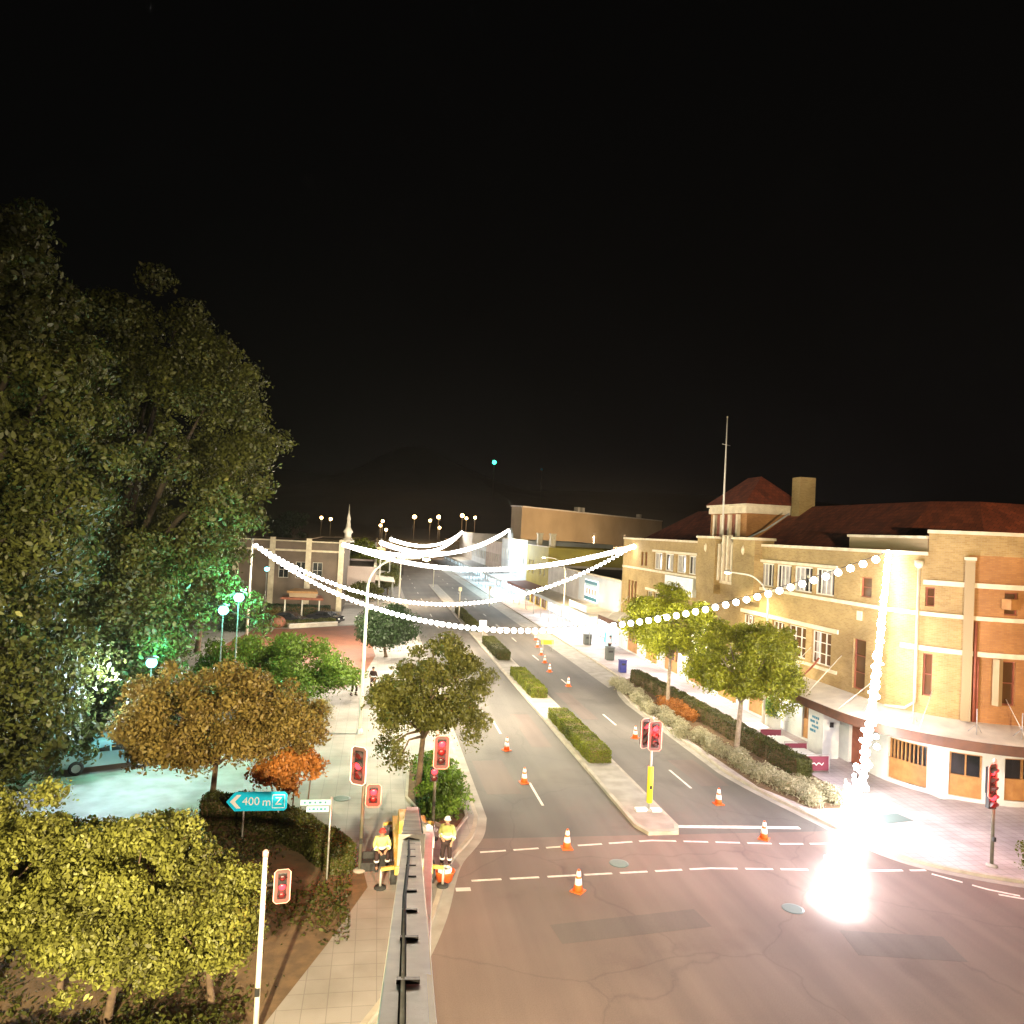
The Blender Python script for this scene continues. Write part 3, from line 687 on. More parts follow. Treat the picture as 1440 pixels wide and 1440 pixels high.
mb = MB(); q = pt(HP, ang(28), 0, .16); mb.tube([(q[0], q[1], 11.3), (q[0], q[1], 4.5), (q[0] - .3, q[1] + .3, 4.15), (q[0] - .8, q[1] + 1.2, 4.05)], .075)
mb.lathe((q[0], q[1], 11.2), [(.08, 0), (.2, .15), (.22, .4)], 10); mb.build('downpipe', 'cream', hotel)['label'] = 'cream downpipe with rainwater head on the rounded corner'
mb = MB(); q = pt(HP, ang(72), 0, .25); mb.box((q[0], q[1], 9.75), (.7, .45, .5), R(15)); mb.build('air_conditioner', 'timber', hotel)
mb = MB(); q = pt(HP, ang(67), 0, .2); mb.box((q[0], q[1], 6.0), (.32, .3, 2.2), R(20)); mb.build('duct', 'brick_yellow', hotel)
# awning round the corner with stays
mb = MB(); sweep(mb, HP, 0, UC, 3.86, 3.98, .002, 2.45, .42); sweep(mb, HP, UC, ang(90), 3.86, 3.98, .002, 2.45, .42); sweep(mb, HP, ang(90), UE, 3.86, 3.98, .002, 2.45, .42)
aw = mb.build('awning', 'cream_sheet', hotel)
mb = MB(); sweep(mb, HP, 0, UC, 3.1, 3.56, 2.46, 2.52); sweep(mb, HP, UC, ang(90), 3.1, 3.56, 2.46, 2.52); sweep(mb, HP, ang(90), UE, 3.1, 3.56, 2.46, 2.52); mb.build('fascia', 'fascia_brown', aw)
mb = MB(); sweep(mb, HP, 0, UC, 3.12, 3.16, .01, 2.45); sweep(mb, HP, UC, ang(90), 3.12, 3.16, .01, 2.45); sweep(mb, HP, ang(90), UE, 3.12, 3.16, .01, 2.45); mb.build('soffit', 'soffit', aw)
for i in range(18):
    u = 2.5 + i * 3.1
    if u > UE - 1: break
    sm = MB(); sm.tube([pt(HP, u, 5.9 if u < 42 else 5.2, .03), pt(HP, u, 3.62, 2.2)], .022, 5); sm.build('stay', 'frame_white', aw)
for k, u in enumerate((ang(14), ang(33), ang(56), ang(72))):   # antenna-like lamp brackets standing on the awning
    q = pt(HP, u, 3.7, 1.6); sm = MB(); sm.tube([q, (q[0], q[1], 4.9)], .025, 5); sm.tube([(q[0], q[1], 4.2), (q[0] + .35, q[1] + .1, 3.75)], .018, 4); sm.tube([(q[0], q[1], 4.2), (q[0] - .3, q[1] + .2, 3.8)], .018, 4)
    sm.build('bracket', 'steel', aw)
# ventilator box and bent pipe on the first floor, small plaques
mb = MB(); mb.bx(26.1, 26.495, 43.6, 44.8, 4.15, 4.62); mb.build('vent_box', 'white_tile', hotel)
mb = MB(); mb.tube([(26.4, 41.4, 5.4), (26.1, 41.4, 5.0), (25.8, 42.2, 4.1), (25.6, 43.0, 4.0)], .06); mb.build('vent_pipe', 'timber_red', hotel)
mb = MB(); mb.bx(26.42, 26.497, 37.6, 38.0, 8.1, 8.6); mb.build('plaque', 'cream', hotel)
# square tower with piers, ribs and pyramid roof
tw = MB()
def uvbox(mb, x0, x1, y0, y1, z0, z1, top=True):
    mb.quad((x0, y1, z0), (x0, y0, z0), (x0, y0, z1), (x0, y1, z1), [(y1, z0), (y0, z0), (y0, z1), (y1, z1)])
    mb.quad((x0, y0, z0), (x1, y0, z0), (x1, y0, z1), (x0, y0, z1), [(x0, z0), (x1, z0), (x1, z1), (x0, z1)])
    mb.quad((x1, y0, z0), (x1, y1, z0), (x1, y1, z1), (x1, y0, z1), [(y0, z0), (y1, z0), (y1, z1), (y0, z1)])
    mb.quad((x1, y1, z0), (x0, y1, z0), (x0, y1, z1), (x1, y1, z1), [(x1, z0), (x0, z0), (x0, z1), (x1, z1)])
    if top: mb.quad((x0, y0, z1), (x1, y0, z1), (x1, y1, z1), (x0, y1, z1), [(x0, y0), (x1, y0), (x1, y1), (x0, y1)])
    return mb
tower = uvbox(MB(), 28.0, 32.4, 54.2, 60.6, 11.0, 14.4).build('tower', 'brick_orange', hotel)
mb = MB(); mb.bx(27.85, 32.55, 54.05, 60.75, 14.4, 14.85); mb.bx(27.7, 32.7, 53.9, 60.9, 14.95, 15.12); mb.bx(27.9, 32.5, 54.1, 60.7, 14.852, 14.948); mb.build('cornice', 'cream', tower)
mb = MB(); E4 = [(27.6, 53.8), (32.8, 53.8), (32.8, 61.0), (27.6, 61.0)]; rg = [(30.2, 56.3, 17.5), (30.2, 58.5, 17.5)]
def slope(mb, pts):
    a = Vector(pts[0]); b = Vector(pts[1]); t = (b - a).normalized(); n = None
    c = Vector(pts[-1]); s_ = (c - a); s_ = (s_ - t * s_.dot(t)).normalized()
    mb.poly(pts, [((Vector(p) - a).dot(t), (Vector(p) - a).dot(s_)) for p in pts])
z = 15.12
slope(mb, [(27.6, 61, z), (27.6, 53.8, z), rg[0], rg[1]]); slope(mb, [(27.6, 53.8, z), (32.8, 53.8, z), rg[0]]); slope(mb, [(32.8, 53.8, z), (32.8, 61, z), rg[1], rg[0]]); slope(mb, [(32.8, 61, z), (27.6, 61, z), rg[1]])
mb.build('tower_roof', 'roof_tile', tower)
for y0 in (55.9, 57.25, 58.6):
    mb = MB(); mb.bx(27.9, 27.995, y0, y0 + .55, 11.6, 14.3); mb.build('slot_window', 'timber_red', tower)
for y0 in (55.2, 56.6, 57.95, 59.3):
    mb = MB(); mb.bx(27.72, 27.99, y0, y0 + .3, 11.6, 14.3); mb.build('rib', 'brick_orange', tower) if False else mb.build('rib', 'cream', tower)
for y0, y1 in ((55.2, 58.5), (48.9, 52.2)):
    p = uvbox(MB(), 25.95, 27.4, y0, y1, 8.0, 12.3).build('pier', 'brick_yellow', hotel)
    mb = MB(); mb.bx(25.85, 27.5, y0 - .1, y1 + .1, 12.3, 12.48); mb.build('pier_cap', 'cream', p)
    mb = MB(); mb.lathe((25.93, (y0 + y1) / 2, 11.2), [(.02, 0), (.14, .2), (.14, .5), (.02, .7)], 8); mb.build('medallion', 'cream', p)
for y0 in (52.6, 53.35, 54.1, 54.8):
    mb = MB(); mb.bx(26.1, 26.495, y0, y0 + .22, 9.1, 12.6 if 53 < y0 < 54.5 else 11.9); mb.build('rib', 'cream', hotel)
for y0 in (52.9, 53.65, 54.4):
    mb = MB(); mb.bx(26.38, 26.493, y0, y0 + .38, 9.1, 11.7); mb.build('slot_window', 'timber_red', hotel)
# roofs
mb = MB(); e = 11.85
slope(mb, [(28.0, 78.0, e), (28.0, 37.5, e), (32.5, 40.0, 15.1), (32.5, 73.5, 15.1)])
slope(mb, [(36.9, 78, e), (28.0, 78.0, e), (32.5, 73.5, 15.1)])
slope(mb, [(36.9, 42.0, e), (36.9, 78.0, e), (32.5, 73.5, 15.1), (32.5, 40.0, 15.1)])
slope(mb, [(28.0, 37.5, e), (30.5, 33.5, e), (75, 33.5, e), (75, 38, 15.1), (34.0, 38.0, 15.1), (32.5, 40, 15.1)])
slope(mb, [(75, 42.6, e), (36.9, 42.6, e), (34, 38, 15.1), (75, 38, 15.1)])
mb.build('roof', 'roof_tile', hotel)
mb = MB(); mb.poly([(26.6, 79, 11.6), (26.6, 36.3, 11.6), (28, 33.5, 11.6), (31.5, 31.6, 11.6), (75, 31.6, 11.6), (75, 42, 11.6), (37, 42, 11.6), (37, 79, 11.6)]); mb.build('box_gutter', 'brown_roof', hotel)
p = uvbox(MB(), 31.4, 32.7, 52.6, 53.7, 12.5, 17.3).build('chimney', 'brick_yellow', hotel)
mb = MB(); mb.tube([(27.9, 54.0, 12.4), (28.8, 52.6, 13.2), (29.9, 51.4, 14.4)], .07); mb.build('roof_pipe', 'steel', hotel)
mb = uvbox(MB(), 26.5, 37, 79.0, 79.01, 0, 11.9); mb.build('end_wall', 'brick_yellow', hotel)
# flagpole in front of the tower
t = thing('flagpole', 'tall white flagpole with short crosstree rising in front of the brick tower', 'flagpole', (26.9, 56.0, 11.6))
MB().tube([(0, 0, 0), (0, 0, 6), (0, 0, 10.4)], [.09, .07, .035]).build('pole', 'frame_white', t)
MB().tube([(-.5, -.35, 8.2), (.5, .35, 8.2)], .025).build('crosstree', 'frame_white', t)
MB().sphere((0, 0, 10.42), .07).build('finial', 'cream', t)
# white kiosk pier with a lettered panel below the awning
t = thing('entrance_pier', 'white square pier with dark lettering beside the slatted timber window, under the awning', 'pier', (25.6, 39.75, PV))
MB().box((.2, 0, 1.25), (1.0, 1.5, 2.5)).build('pier_block', 'white_tile', t)
for k, (zz, ww) in enumerate(((2.12, .9), (1.86, .75), (1.6, .85), (1.34, .5))):   # worn dark sign-writing, unreadable
    for j in range(5):
        if (j * 7 + k * 3) % 6: MB().box((-.312, .45 - j * .2 * ww, zz), (.02, .10 + .04 * ((j + k) % 2), .15 - .03 * (j % 2))).build('lettering', 'sign_teal', t)
MB().box((.2, -.775, 1.9), (.22, .05, .28)).build('wall_lamp', 'black', t)

# ------------------------------------------------------------------ buildings down the street
def building(name, label, P, L, h, depth, wm, holes, roofm='brown_roof', cap='cream', win=dict(), awn=None, parapet=.35, shop=True, gfm=None, loc=None):
    t = thing(name, label, 'building', (0, 0, 0))
    g0 = 3.3 if shop else 0
    if shop:
        n = max(1, int(L / 4.2)); gf_ = [(L * (i + .07) / n, L * (i + .93) / n, .2, 2.9) for i in range(n)]
        wall('ground_floor_wall', P, 0, L, 0, 3.3, gf_, gfm or wm, t)
        for h_ in gf_: window(P, h_, t, 3, 1, fm='dark_metal', pane=awn[2] if awn else 'glass', name='shop_window')
    wall('upper_wall', P, 0, L, g0, h, [q for q in holes], wm, t)
    for q in holes: window(P, q, t, win.get('nu', 2), win.get('nz', 2), pane=win.get('pane', 'glass'), fm=win.get('fm', 'frame_white'))
    mb = MB(); sweep(mb, P, -.06, L + .06, h, h + .16, -.3, .1); mb.build('parapet_cap', cap, t)
    A = pt(P, 0, 0); B = pt(P, L, 0); C_ = pt(P, L, 0, -depth); D = pt(P, 0, 0, -depth)
    side = MB()
    for p, q in ((B, C_), (C_, D), (D, A)):
        ln = math.dist(p, q); side.quad((p[0], p[1], 0), (q[0], q[1], 0), (q[0], q[1], h), (p[0], p[1], h), [(0, 0), (ln, 0), (ln, h), (0, h)])
    side.build('side_wall', wm, t)
    rf = MB(); zz = h - parapet; rf.poly([(p[0], p[1], zz) for p in (A, D, C_, B)]); rf.build('roof', roofm, t)
    if awn:
        am, fmn = awn[0], awn[1]; d = awn[3] if len(awn) > 3 else 3.4; L0 = 0.0
        mb = MB(); sweep(mb, P, .02, L - .02, 3.45, 3.55, .01, d, .25); a_ = mb.build('awning', am, t)
        mb = MB(); sweep(mb, P, .02, L - .02, 2.95, 3.36, d + .003, d + .06); mb.build('fascia', fmn, a_)
        for i in range(int(L / 5) + 1):
            u = .4 + (L - .8) * i / max(1, int(L / 5)); q = pt(P, u, 0, d - .2); MB().tube([(q[0], q[1], PV), (q[0], q[1], 3.1)], .05, 6).build('post', 'steel', a_)
    return t
XF = 26.5
def street(y_far, y_near): return line_path(XF, y_far, XF, y_near)
# white parapet shop with the blue banded sign
P_, L_ = street(115, 79.2)
ws = building('supermarket', 'long low white rendered shop with blue banded sign, next to the hotel', P_, L_, 7.2, 26, 'white_render', [], awn=('cream_sheet', 'white_shop', 'shop_light', 3.4))
mb = MB(); sweep(mb, P_, 115 - 96.5, 115 - 79.6, 3.75, 7.0, .002, .06); mb.build('white_panel', 'white_shop', ws)
sg = MB(); sweep(sg, P_, 115 - 93.2, 115 - 87.6, 3.95, 6.55, .064, .16); sgo = sg.build('shop_sign', 'sign_lit', ws)
for z0, z1 in ((6.05, 6.45), (4.05, 4.5)):
    mb = MB(); sweep(mb, P_, 115 - 93.1, 115 - 87.7, z0, z1, .165, .19); mb.build('blue_band', 'sign_teal', sgo)
mb = MB(); sweep(mb, P_, 115 - 92.9, 115 - 87.9, 5.72, 6.04, .165, .18); mb.build('pale_band', 'sign_pale', sgo)
for j in range(4):
    mb = MB(); u = 115 - 92.5 + j * 1.2; sweep(mb, P_, u, u + .85, 4.75, 5.5, .165, .18); mb.build('faded_letter', 'pink_render', sgo)
# box sign hung under/over awning edge
mb = MB(); mb.bx(23.0, 23.12, 80.5, 88, 3.56, 4.3); mb.build('awning_sign', 'white_shop', ws)
P_, L_ = street(132.3, 115.4)
building('yellow_shop', 'mustard yellow painted shop with dark red awning and two pale chimneys', P_, L_, 9.9, 14, 'yellow_wall', [(2, 3.2, 5.2, 7.4), (5, 6.2, 5.2, 7.4), (10.5, 11.7, 5.2, 7.4), (13.5, 14.7, 5.2, 7.4)], awn=('red_awning', 'red_awning', 'glass_warm', 3.4))
yb = bpy.data.objects['yellow_shop']
for yy in (117.2, 127.0): 
    c_ = MB().bx(27.2, 28.0, yy, yy + 1.1, 9.6, 11.9).build('chimney', 'cream', yb); MB().bx(27.1, 28.1, yy - .1, yy + 1.2, 11.9, 12.1).build('chimney_cap', 'cream', c_)
P_, L_ = street(160.5, 132.6)
hl = [(1.2 + i * 2.6, 2.3 + i * 2.6, 6.3, 8.6) for i in range(10)]
wb = building('white_gabled_shop', 'brilliant white two storey shop with stepped gable, far end of the lit row', P_, L_, 10.6, 16, 'white_shop', hl, awn=('white_shop', 'white_shop', 'shop_light', 4.2), gfm='white_shop')
mb = MB(); mb.poly([(26.55, 155, 10.76), (26.55, 150, 10.76), (26.55, 150.6, 11.8), (26.55, 152.5, 12.9), (26.55, 154.4, 11.8)]); mb.poly([(27.0, 154.4, 11.8), (27.0, 152.5, 12.9), (27.0, 150.6, 11.8), (27.0, 150, 10.76), (27.0, 155, 10.76)])
for a, b in (((150, 10.76), (150.6, 11.8)), ((150.6, 11.8), (152.5, 12.9)), ((152.5, 12.9), (154.4, 11.8)), ((154.4, 11.8), (155, 10.76))): mb.quad((26.55, a[0], a[1]), (27, a[0], a[1]), (27, b[0], b[1]), (26.55, b[0], b[1]))
mb.build('gable', 'white_shop', wb)
for (ya, yb_, h, mt, lb, aw_) in ((184, 161, 9.6, 'pink_render', 'pale pink two storey shop beyond the white gabled shop', 'white_shop'), (212, 184.5, 8.2, 'white_shop', 'white single fronted far shop between the pink shop and the cream block', 'white_shop'), (246, 212.5, 11.2, 'white_render', 'cream rendered block at the far right end of the street', 'cream_sheet'), (300, 247, 8.0, 'beige_wall', 'beige low block closing the street row, the farthest one on the right', 'cream_sheet')):
    P_, L_ = street(ya, yb_); n = int(L_ / 3.4)
    building('far_shop', lb, P_, L_, h, 14, mt, [(1 + i * 3.3, 2.5 + i * 3.3, 5.0, 7.0) for i in range(n)], awn=(aw_, aw_, 'shop_light', 4.0), win=dict(nu=1, nz=1))
# big hall behind with a long blank side wall
cx, cy = 38.0, 200.0
t = thing('hall', 'huge blank beige hall with parapet standing behind the shops', 'building', (0, 0, 0))
k = [(38, 200), (106, 272), (102, 288), (37.6, 214)]; zt = [19.0, 19.0, 19.5, 19.5]
mb = MB()
for i in range(4):
    j = (i + 1) % 4; mb.quad((*k[i], 0), (*k[j], 0), (*k[j], zt[j]), (*k[i], zt[i]))
mb.poly([(*k[i], zt[i] - .4) for i in range(4)]); mb.build('wall', 'beige_wall', t)
mb = MB()
for i in range(4): j = (i + 1) % 4; mb.beam((*k[i], zt[i] + .1), (*k[j], zt[j] + .1), .6, .35)
mb.build('parapet_cap', 'white_render', t)
for q, (a_, b_) in enumerate(((60, 225), (62, 227), (92, 259))): MB().box((a_, b_, 19.9), (1.4, 1.4, 1.6), .8).build('roof_vent', 'steel', t)
# low roofs between the street row and the hall
def lowblock(name, label, x0, x1, y0, y1, h, wm, rm, rise=0.0):
    t = thing(name, label, 'building', ((x0 + x1) / 2, (y0 + y1) / 2, 0)); dx, dy = (x1 - x0) / 2, (y1 - y0) / 2
    uvbox(MB(), -dx, dx, -dy, dy, 0, h, top=False).build('wall', wm, t)
    mb = MB(); o = .3
    if rise:
        A, B, C_, D = (-dx - o, -dy - o, h), (dx + o, -dy - o, h), (dx + o, dy + o, h), (-dx - o, dy + o, h); r1, r2 = (0, -dy * .6, h + rise), (0, dy * .6, h + rise)
        slope(mb, [D, A, r1, r2]); slope(mb, [A, B, r1]); slope(mb, [B, C_, r2, r1]); slope(mb, [C_, D, r2])
    else: mb.bx(-dx - o, dx + o, -dy - o, dy + o, h, h + .2)
    mb.build('roof', rm, t); return t
lowblock('rear_building', 'yellow walled rear building with flat brown roof behind the white shop', 56, 82, 120, 150, 7.4, 'yellow_wall', 'brown_roof')
lowblock('rear_shed', 'wide brown roofed shed in front of the beige hall', 44, 100, 152, 196, 8.2, 'beige_wall', 'brown_roof', 2.0)
lowblock('rear_annex', 'low beige annex with pitched brown roof behind the hotel end', 58, 80, 100, 117, 8.3, 'beige_wall', 'brown_roof', 1.6)
t = lowblock('lit_lantern_block', 'small cream rooftop block with a warm lamp on its wall, behind the white shop', 40, 47, 117, 124, 9.6, 'cream', 'brown_roof')
MB().sphere((-1.0, -3.75, 8.9), .35).build('wall_lamp', 'lamp_cream', t)
# left side of the street
P_, L_ = line_path(-40, 105, -4.3, 105)
lb = building('civic_building', 'long low pale building with balustrade parapet behind the park', P_, L_, 9.3, 22, 'civic_render', [(L_ - 8.5 + i * 2.2, L_ - 7.2 + i * 2.2, 4.4, 6.6) for i in range(3)] + [(L_ - 30 + i * 3, L_ - 28.6 + i * 3, 4.2, 6.4) for i in range(6)], shop=False)
mb = MB(); sweep(mb, P_, 0, L_, 8.0, 8.25, 0, .14); mb.build('string_course', 'cream', lb)
for u in (L_ - .4, L_ - 4.7, L_ - 9.4, L_ - 14): 
    mb = MB(); sweep(mb, P_, u - .35, u + .35, 0, 9.8, .01, .4); mb.build('pier', 'cream', lb)
t = thing('statue', 'white pointed ornament standing on the parapet corner of the civic building', 'ornament', (-4.0, 105.6, 9.5))
MB().lathe((0, 0, 0), [(.9, 0), (.9, .3), (.5, .6), (.45, 1.2), (.7, 1.4), (.35, 2.0), (.22, 3.0), (.28, 3.2), (.10, 4.0), (.02, 5.2)], 10).build('statue_body', 'cream_sheet', t)
for (ya, yb_, h, lbx) in ((120, 146, 5.5, 'low cream shopfront on the left side beyond the park trees'), (180, 230, 8.0, 'pale far block on the left side of the street'), (232, 300, 7.0, 'farthest low block on the left side of the street')):
    P_, L_ = line_path(0.0, ya, 0.0, yb_)
    building('left_shop', lbx, P_, L_, h, 16, 'pink_render', [(1 + i * 4, 2.6 + i * 4, 3.6, 4.9) for i in range(int(L_ / 4.2))], shop=False, awn=('cream_sheet', 'cream_sheet', 'glass', 3.0), win=dict(nu=1, nz=1))

# ------------------------------------------------------------------ festoon light strings
def catenary(a, b, sag, n): return [(a[0] + (b[0] - a[0]) * t, a[1] + (b[1] - a[1]) * t, a[2] + (b[2] - a[2]) * t - 4 * sag * t * (1 - t)) for t in [i / (n - 1) for i in range(n)]]
bulb_mesh = None
def festoon(label, path_fn, nb, r, bm='bulb', group='festoon strings across the street', merge=False, name='festoon_string', cat='light string'):  # bulb spheres are oversized, so their glow is part of the shape
    global bulb_mesh
    p = path_fn(40); t = thing(name, label, cat, p[0], 0, group); o = Vector(p[0])
    MB().tube([Vector(q) - o for q in p], .02, 5).build('cable', 'black', t)
    if merge:
        mb = MB()
        for q in path_fn(nb): mb.sphere(Vector(q) - o - Vector((0, 0, r)), r, 6, 4)
        tag(mb.build('bulbs', bm, t), kind='stuff'); return t
    q0 = path_fn(nb)[1]; first = MB().sphere((0, 0, -r), r, 10, 6).build('bulb', bm, t); first.location = Vector(q0) - o
    soc = MB().lathe((0, 0, -.02), [(.03, 0), (.03, .09)], 6).build('socket', 'black', first)
    for q in path_fn(nb)[2:-1]:
        c = first.copy(); COL.objects.link(c); c.location = Vector(q) - o
        s_ = soc.copy(); COL.objects.link(s_); s_.parent = c
    return t
P1, K1, K2, P2, K3, K4, P3, P4 = (-11.9, 76.3, 9.9), (26.2, 35.2, 12.0), (26.2, 74.9, 11.4), (-4.2, 99.5, 9.6), (26.2, 152.5, 12.6), (26.2, 238, 11.6), (.6, 114, 9.8), (2.6, 148, 9.8)
festoon('nearest festoon string of bulbs enlarged for glow, from the left steel pole to the hotel corner', lambda n: catenary(P1, K1, 6, n), 92, .19)
festoon('second festoon string, from the left steel pole to the far end of the hotel', lambda n: catenary(P1, K2, 6, n), 90, .18)
festoon('third festoon string, from the civic building to the far end of the hotel', lambda n: catenary(P2, K2, 2.8, n), 100, .26, merge=True)
festoon('fourth festoon string, from the civic building to the white gable', lambda n: catenary(P2, K3, 3, n), 110, .3, merge=True)
festoon('fifth festoon string, from the pole by the low shopfront to the white gable', lambda n: catenary(P3, K3, 3, n), 100, .3, merge=True)
festoon('sixth festoon string, from the pole by the low shopfront to the far cream block', lambda n: catenary(P3, K4, 3.4, n), 200, .34, merge=True)
festoon('seventh and farthest festoon string, ending on the far cream block', lambda n: catenary(P4, K4, 2.6, n), 150, .34, merge=True)
# the strand that hangs off the hotel corner down to the pavement, then its loose end heaped on the road
def hang(n):  # slack strand
    key = [(26.15, 35.15, 12.0), (25.9, 35.07, 9.6), (25.4, 34.56, 7.83), (24.7, 33.9, 5.43), (23.95, 33.1, 3.9), (22.9, 32.05, 1.48), (21.6, 30.65, .68), (20.2, 29.0, .25)]
    ln = [0]
    for a, b in zip(key[:-1], key[1:]): ln.append(ln[-1] + math.dist(a, b))
    out = []
    for i in range(n):
        u = ln[-1] * i / (n - 1); k = 0
        while k < len(ln) - 2 and u > ln[k + 1]: k += 1
        q = (u - ln[k]) / (ln[k + 1] - ln[k]); tw = .02 + .08 * (u / ln[-1]) ** 1.5; ph = (i * 7919 % 97) * .9
        out.append((key[k][0] + (key[k + 1][0] - key[k][0]) * q + tw * math.sin(ph), key[k][1] + (key[k + 1][1] - key[k][1]) * q + tw * math.cos(ph * 1.3), max(.2, key[k][2] + (key[k + 1][2] - key[k][2]) * q + tw * math.sin(ph * .7))))
    return out
festoon('dazzling strand of bulbs hanging from the hotel corner down to the pavement', hang, 100, .14, bm='bulb_bright', group='loose festoon strands')
hs = [o for o in bpy.data.objects if o.name.startswith('festoon_string')][-1]; hq = hang(240); mb = MB(); rj = np.random.default_rng(8)
for i, q in enumerate(hq):
    w_ = .03 + .26 * (i / 240) ** 1.6  # extra bulbs scattered round the strand to imitate its widening glow
    mb.sphere((q[0] - hq[0][0] + rj.normal() * w_, q[1] - hq[0][1] + rj.normal() * w_, max(.2, q[2] + rj.normal() * w_) - hq[0][2]), .07 + .10 * rj.random() * (.4 + i / 300), 7, 4)
tag(mb.build('bulbs', 'bulb_bright', hs), kind='stuff')
rng = np.random.default_rng(3)
t = thing('festoon_heap', 'dazzling heap of loose bulbs lying on the road by the right pavement', 'light string', (18.4, 27.2, 0.02), 0, 'loose festoon strands')
pth = []; first = None; rest = MB()
for i in range(300):
    u = (i / 299) ** .95; sp = .16 + .26 * u; cx_ = 20.3 + (15.6 - 20.3) * u + sp * math.sin(i * .45); cy_ = 29.1 + (22.9 - 29.1) * u + sp * math.cos(i * .8) + rng.normal() * .08
    z_ = .13 + .10 * abs(math.sin(i * 1.7)) + (.2 if u > .5 else .05) * rng.random(); pth.append((cx_ - 18.4, cy_ - 27.2, z_ - .02))
MB().tube(pth, .012, 4).build('cable', 'black', t)
for i, q in enumerate(pth):
    if i % 3 == 0:
        if first is None: first = MB().sphere((0, 0, 0), .13, 10, 6).build('bulb', 'bulb_bright', t); first.location = q
        else: c = first.copy(); COL.objects.link(c); c.location = q
    else: rest.sphere(q, .13, 8, 5)
tag(rest.build('bulbs', 'bulb_bright', t), kind='stuff')

# ------------------------------------------------------------------ poles and lamps
def string_pole(label, p, base_z=PV, r=.13):
    t = thing('steel_pole', label, 'pole', (p[0], p[1], base_z), 0, 'poles that carry the festoon strings'); h = p[2] + .15 - base_z
    MB().tube([(0, 0, 0), (0, 0, h)], [r, r * .8], 12).build('shaft', 'frame_white', t)
    MB().lathe((0, 0, 0), [(r * 2, 0), (r * 2, .04), (r * 1.1, .06)], 12).build('base_plate', 'steel', t)
    MB().lathe((0, 0, h), [(r * 1.1, 0), (r * 1.1, .1), (.02, .16)], 10).build('cap', 'steel', t)
string_pole('tall pale steel pole beside the big dark tree, holding two festoon strings', P1)
string_pole('steel pole on the left kerb by the low cream shopfront', P3)
string_pole('farthest steel pole on the left kerb', P4)
def lamp_post(label, x, y, h, reach, dirx, diry, lampm, power, col, lit_name='street_lamp', z0=PV, group='street lamps', rr_=.11, lens=True, spot=150):
    t = thing(lit_name, label, 'street lamp', (x, y, z0), 0, group); n = 10; R_ = min(2.0, reach)
    path = [(0, 0, 0), (0, 0, 3), (0, 0, h - 1.9)] + [(dirx * R_ * (1 - math.cos(a)), diry * R_ * (1 - math.cos(a)), h - 1.9 + 1.75 * math.sin(a)) for a in [PI / 2 * i / n for i in range(1, n + 1)]] + [(dirx * reach, diry * reach, h - .1)]
    MB().tube(path, [rr_, rr_ * .85, rr_ * .7] + [rr_ * .5] * n + [rr_ * .4], 10).build('pole', 'frame_white', t)
    MB().lathe((0, 0, 0), [(rr_ * 1.9, 0), (rr_ * 1.9, .04), (rr_ * 1.2, .3), (rr_, .32)], 12).build('base', 'steel', t)
    hx, hy = dirx * (reach + .35), diry * (reach + .35); hd = MB(); hd.lathe((hx, hy, h - .12), [(.10, -.02), (.24, 0), (.22, .1), (.05, .17)], 10); hd_ = hd.build('lamp_head', 'steel', t)
    MB().lathe((hx, hy, h - .24), [(.06, 0), (.2, .05), (.22, .10)], 10).build('lamp_glass', lampm, hd_)
    if power: light('SPOT', (x + hx, y + hy, z0 + h - .32), power, col, .2, aim=(x + hx, y + hy, 0), spot=spot, blend=.8)
    return t
WARM = (1.0, .78, .52); COOL = (.75, .9, 1.0); CREAM = (1.0, .86, .6)
lamp_post('tall white street lamp with curved arm on the left footpath', -.4, 43.9, 10.2, 2.9, 1, 0, 'lamp_cream', LP['left_lamp'], CREAM, spot=172)
lamp_post('street lamp with long curved arm rising from behind the second right tree, lamp lit', 24.9, 44.9, 10.0, 3.2, -.35, .93, 'lamp_cream', LP['right_lamp'], CREAM)
lamp_post('street lamp on the right footpath behind the yellow-green tree', 22.4, 88, 9.2, 2.4, -1, 0, 'lamp_cream', LP['mid_lamp'], (1.0, .72, .42))
lamp_post('street lamp on the left kerb opposite the yellow shop', 3.9, 122, 9.2, 2.4, 1, 0, 'lamp_cream', LP['mid_lamp'], (1.0, .72, .42))
def flood_mast(label, x, y, h, aim, power, col, spot=95):
    t = thing('floodlight_mast', label, 'floodlight', (x, y, 0)); MB().tube([(0, 0, 0), (0, 0, h)], [.12, .07], 10).build('mast', 'steel', t)
    d = (Vector(aim) - Vector((x, y, h))).normalized(); MB().beam(tuple(Vector((0, 0, h)) - d * .12), tuple(Vector((0, 0, h)) + d * .05), .45, .35).build('lamp_housing', 'dark_metal', t)
    MB().beam(tuple(Vector((0, 0, h)) + d * .052), tuple(Vector((0, 0, h)) + d * .06), .4, .3).build('lamp_glass', 'lamp_cream', t)
    light('SPOT', Vector((x, y, h)) + d * .12, power, col, .25, aim=aim, spot=spot, blend=.7)
flood_mast('street light mast behind the viewer on the left of the crossing', -5, -9, 11.5, (-4.8, 23, 2), LP['near_left'], (1.0, .82, .48), 62)
flood_mast('street light mast behind the viewer on the right of the crossing', 9, -8, 11.5, (15, 40, 5), LP['near_right'], (1.0, .80, .52))
flood_mast('street light mast outside the picture beyond the right hand corner', 44, 17, 9.5, (29, 32, 7.5), LP['sodium'], (1.0, .42, .12), 90)
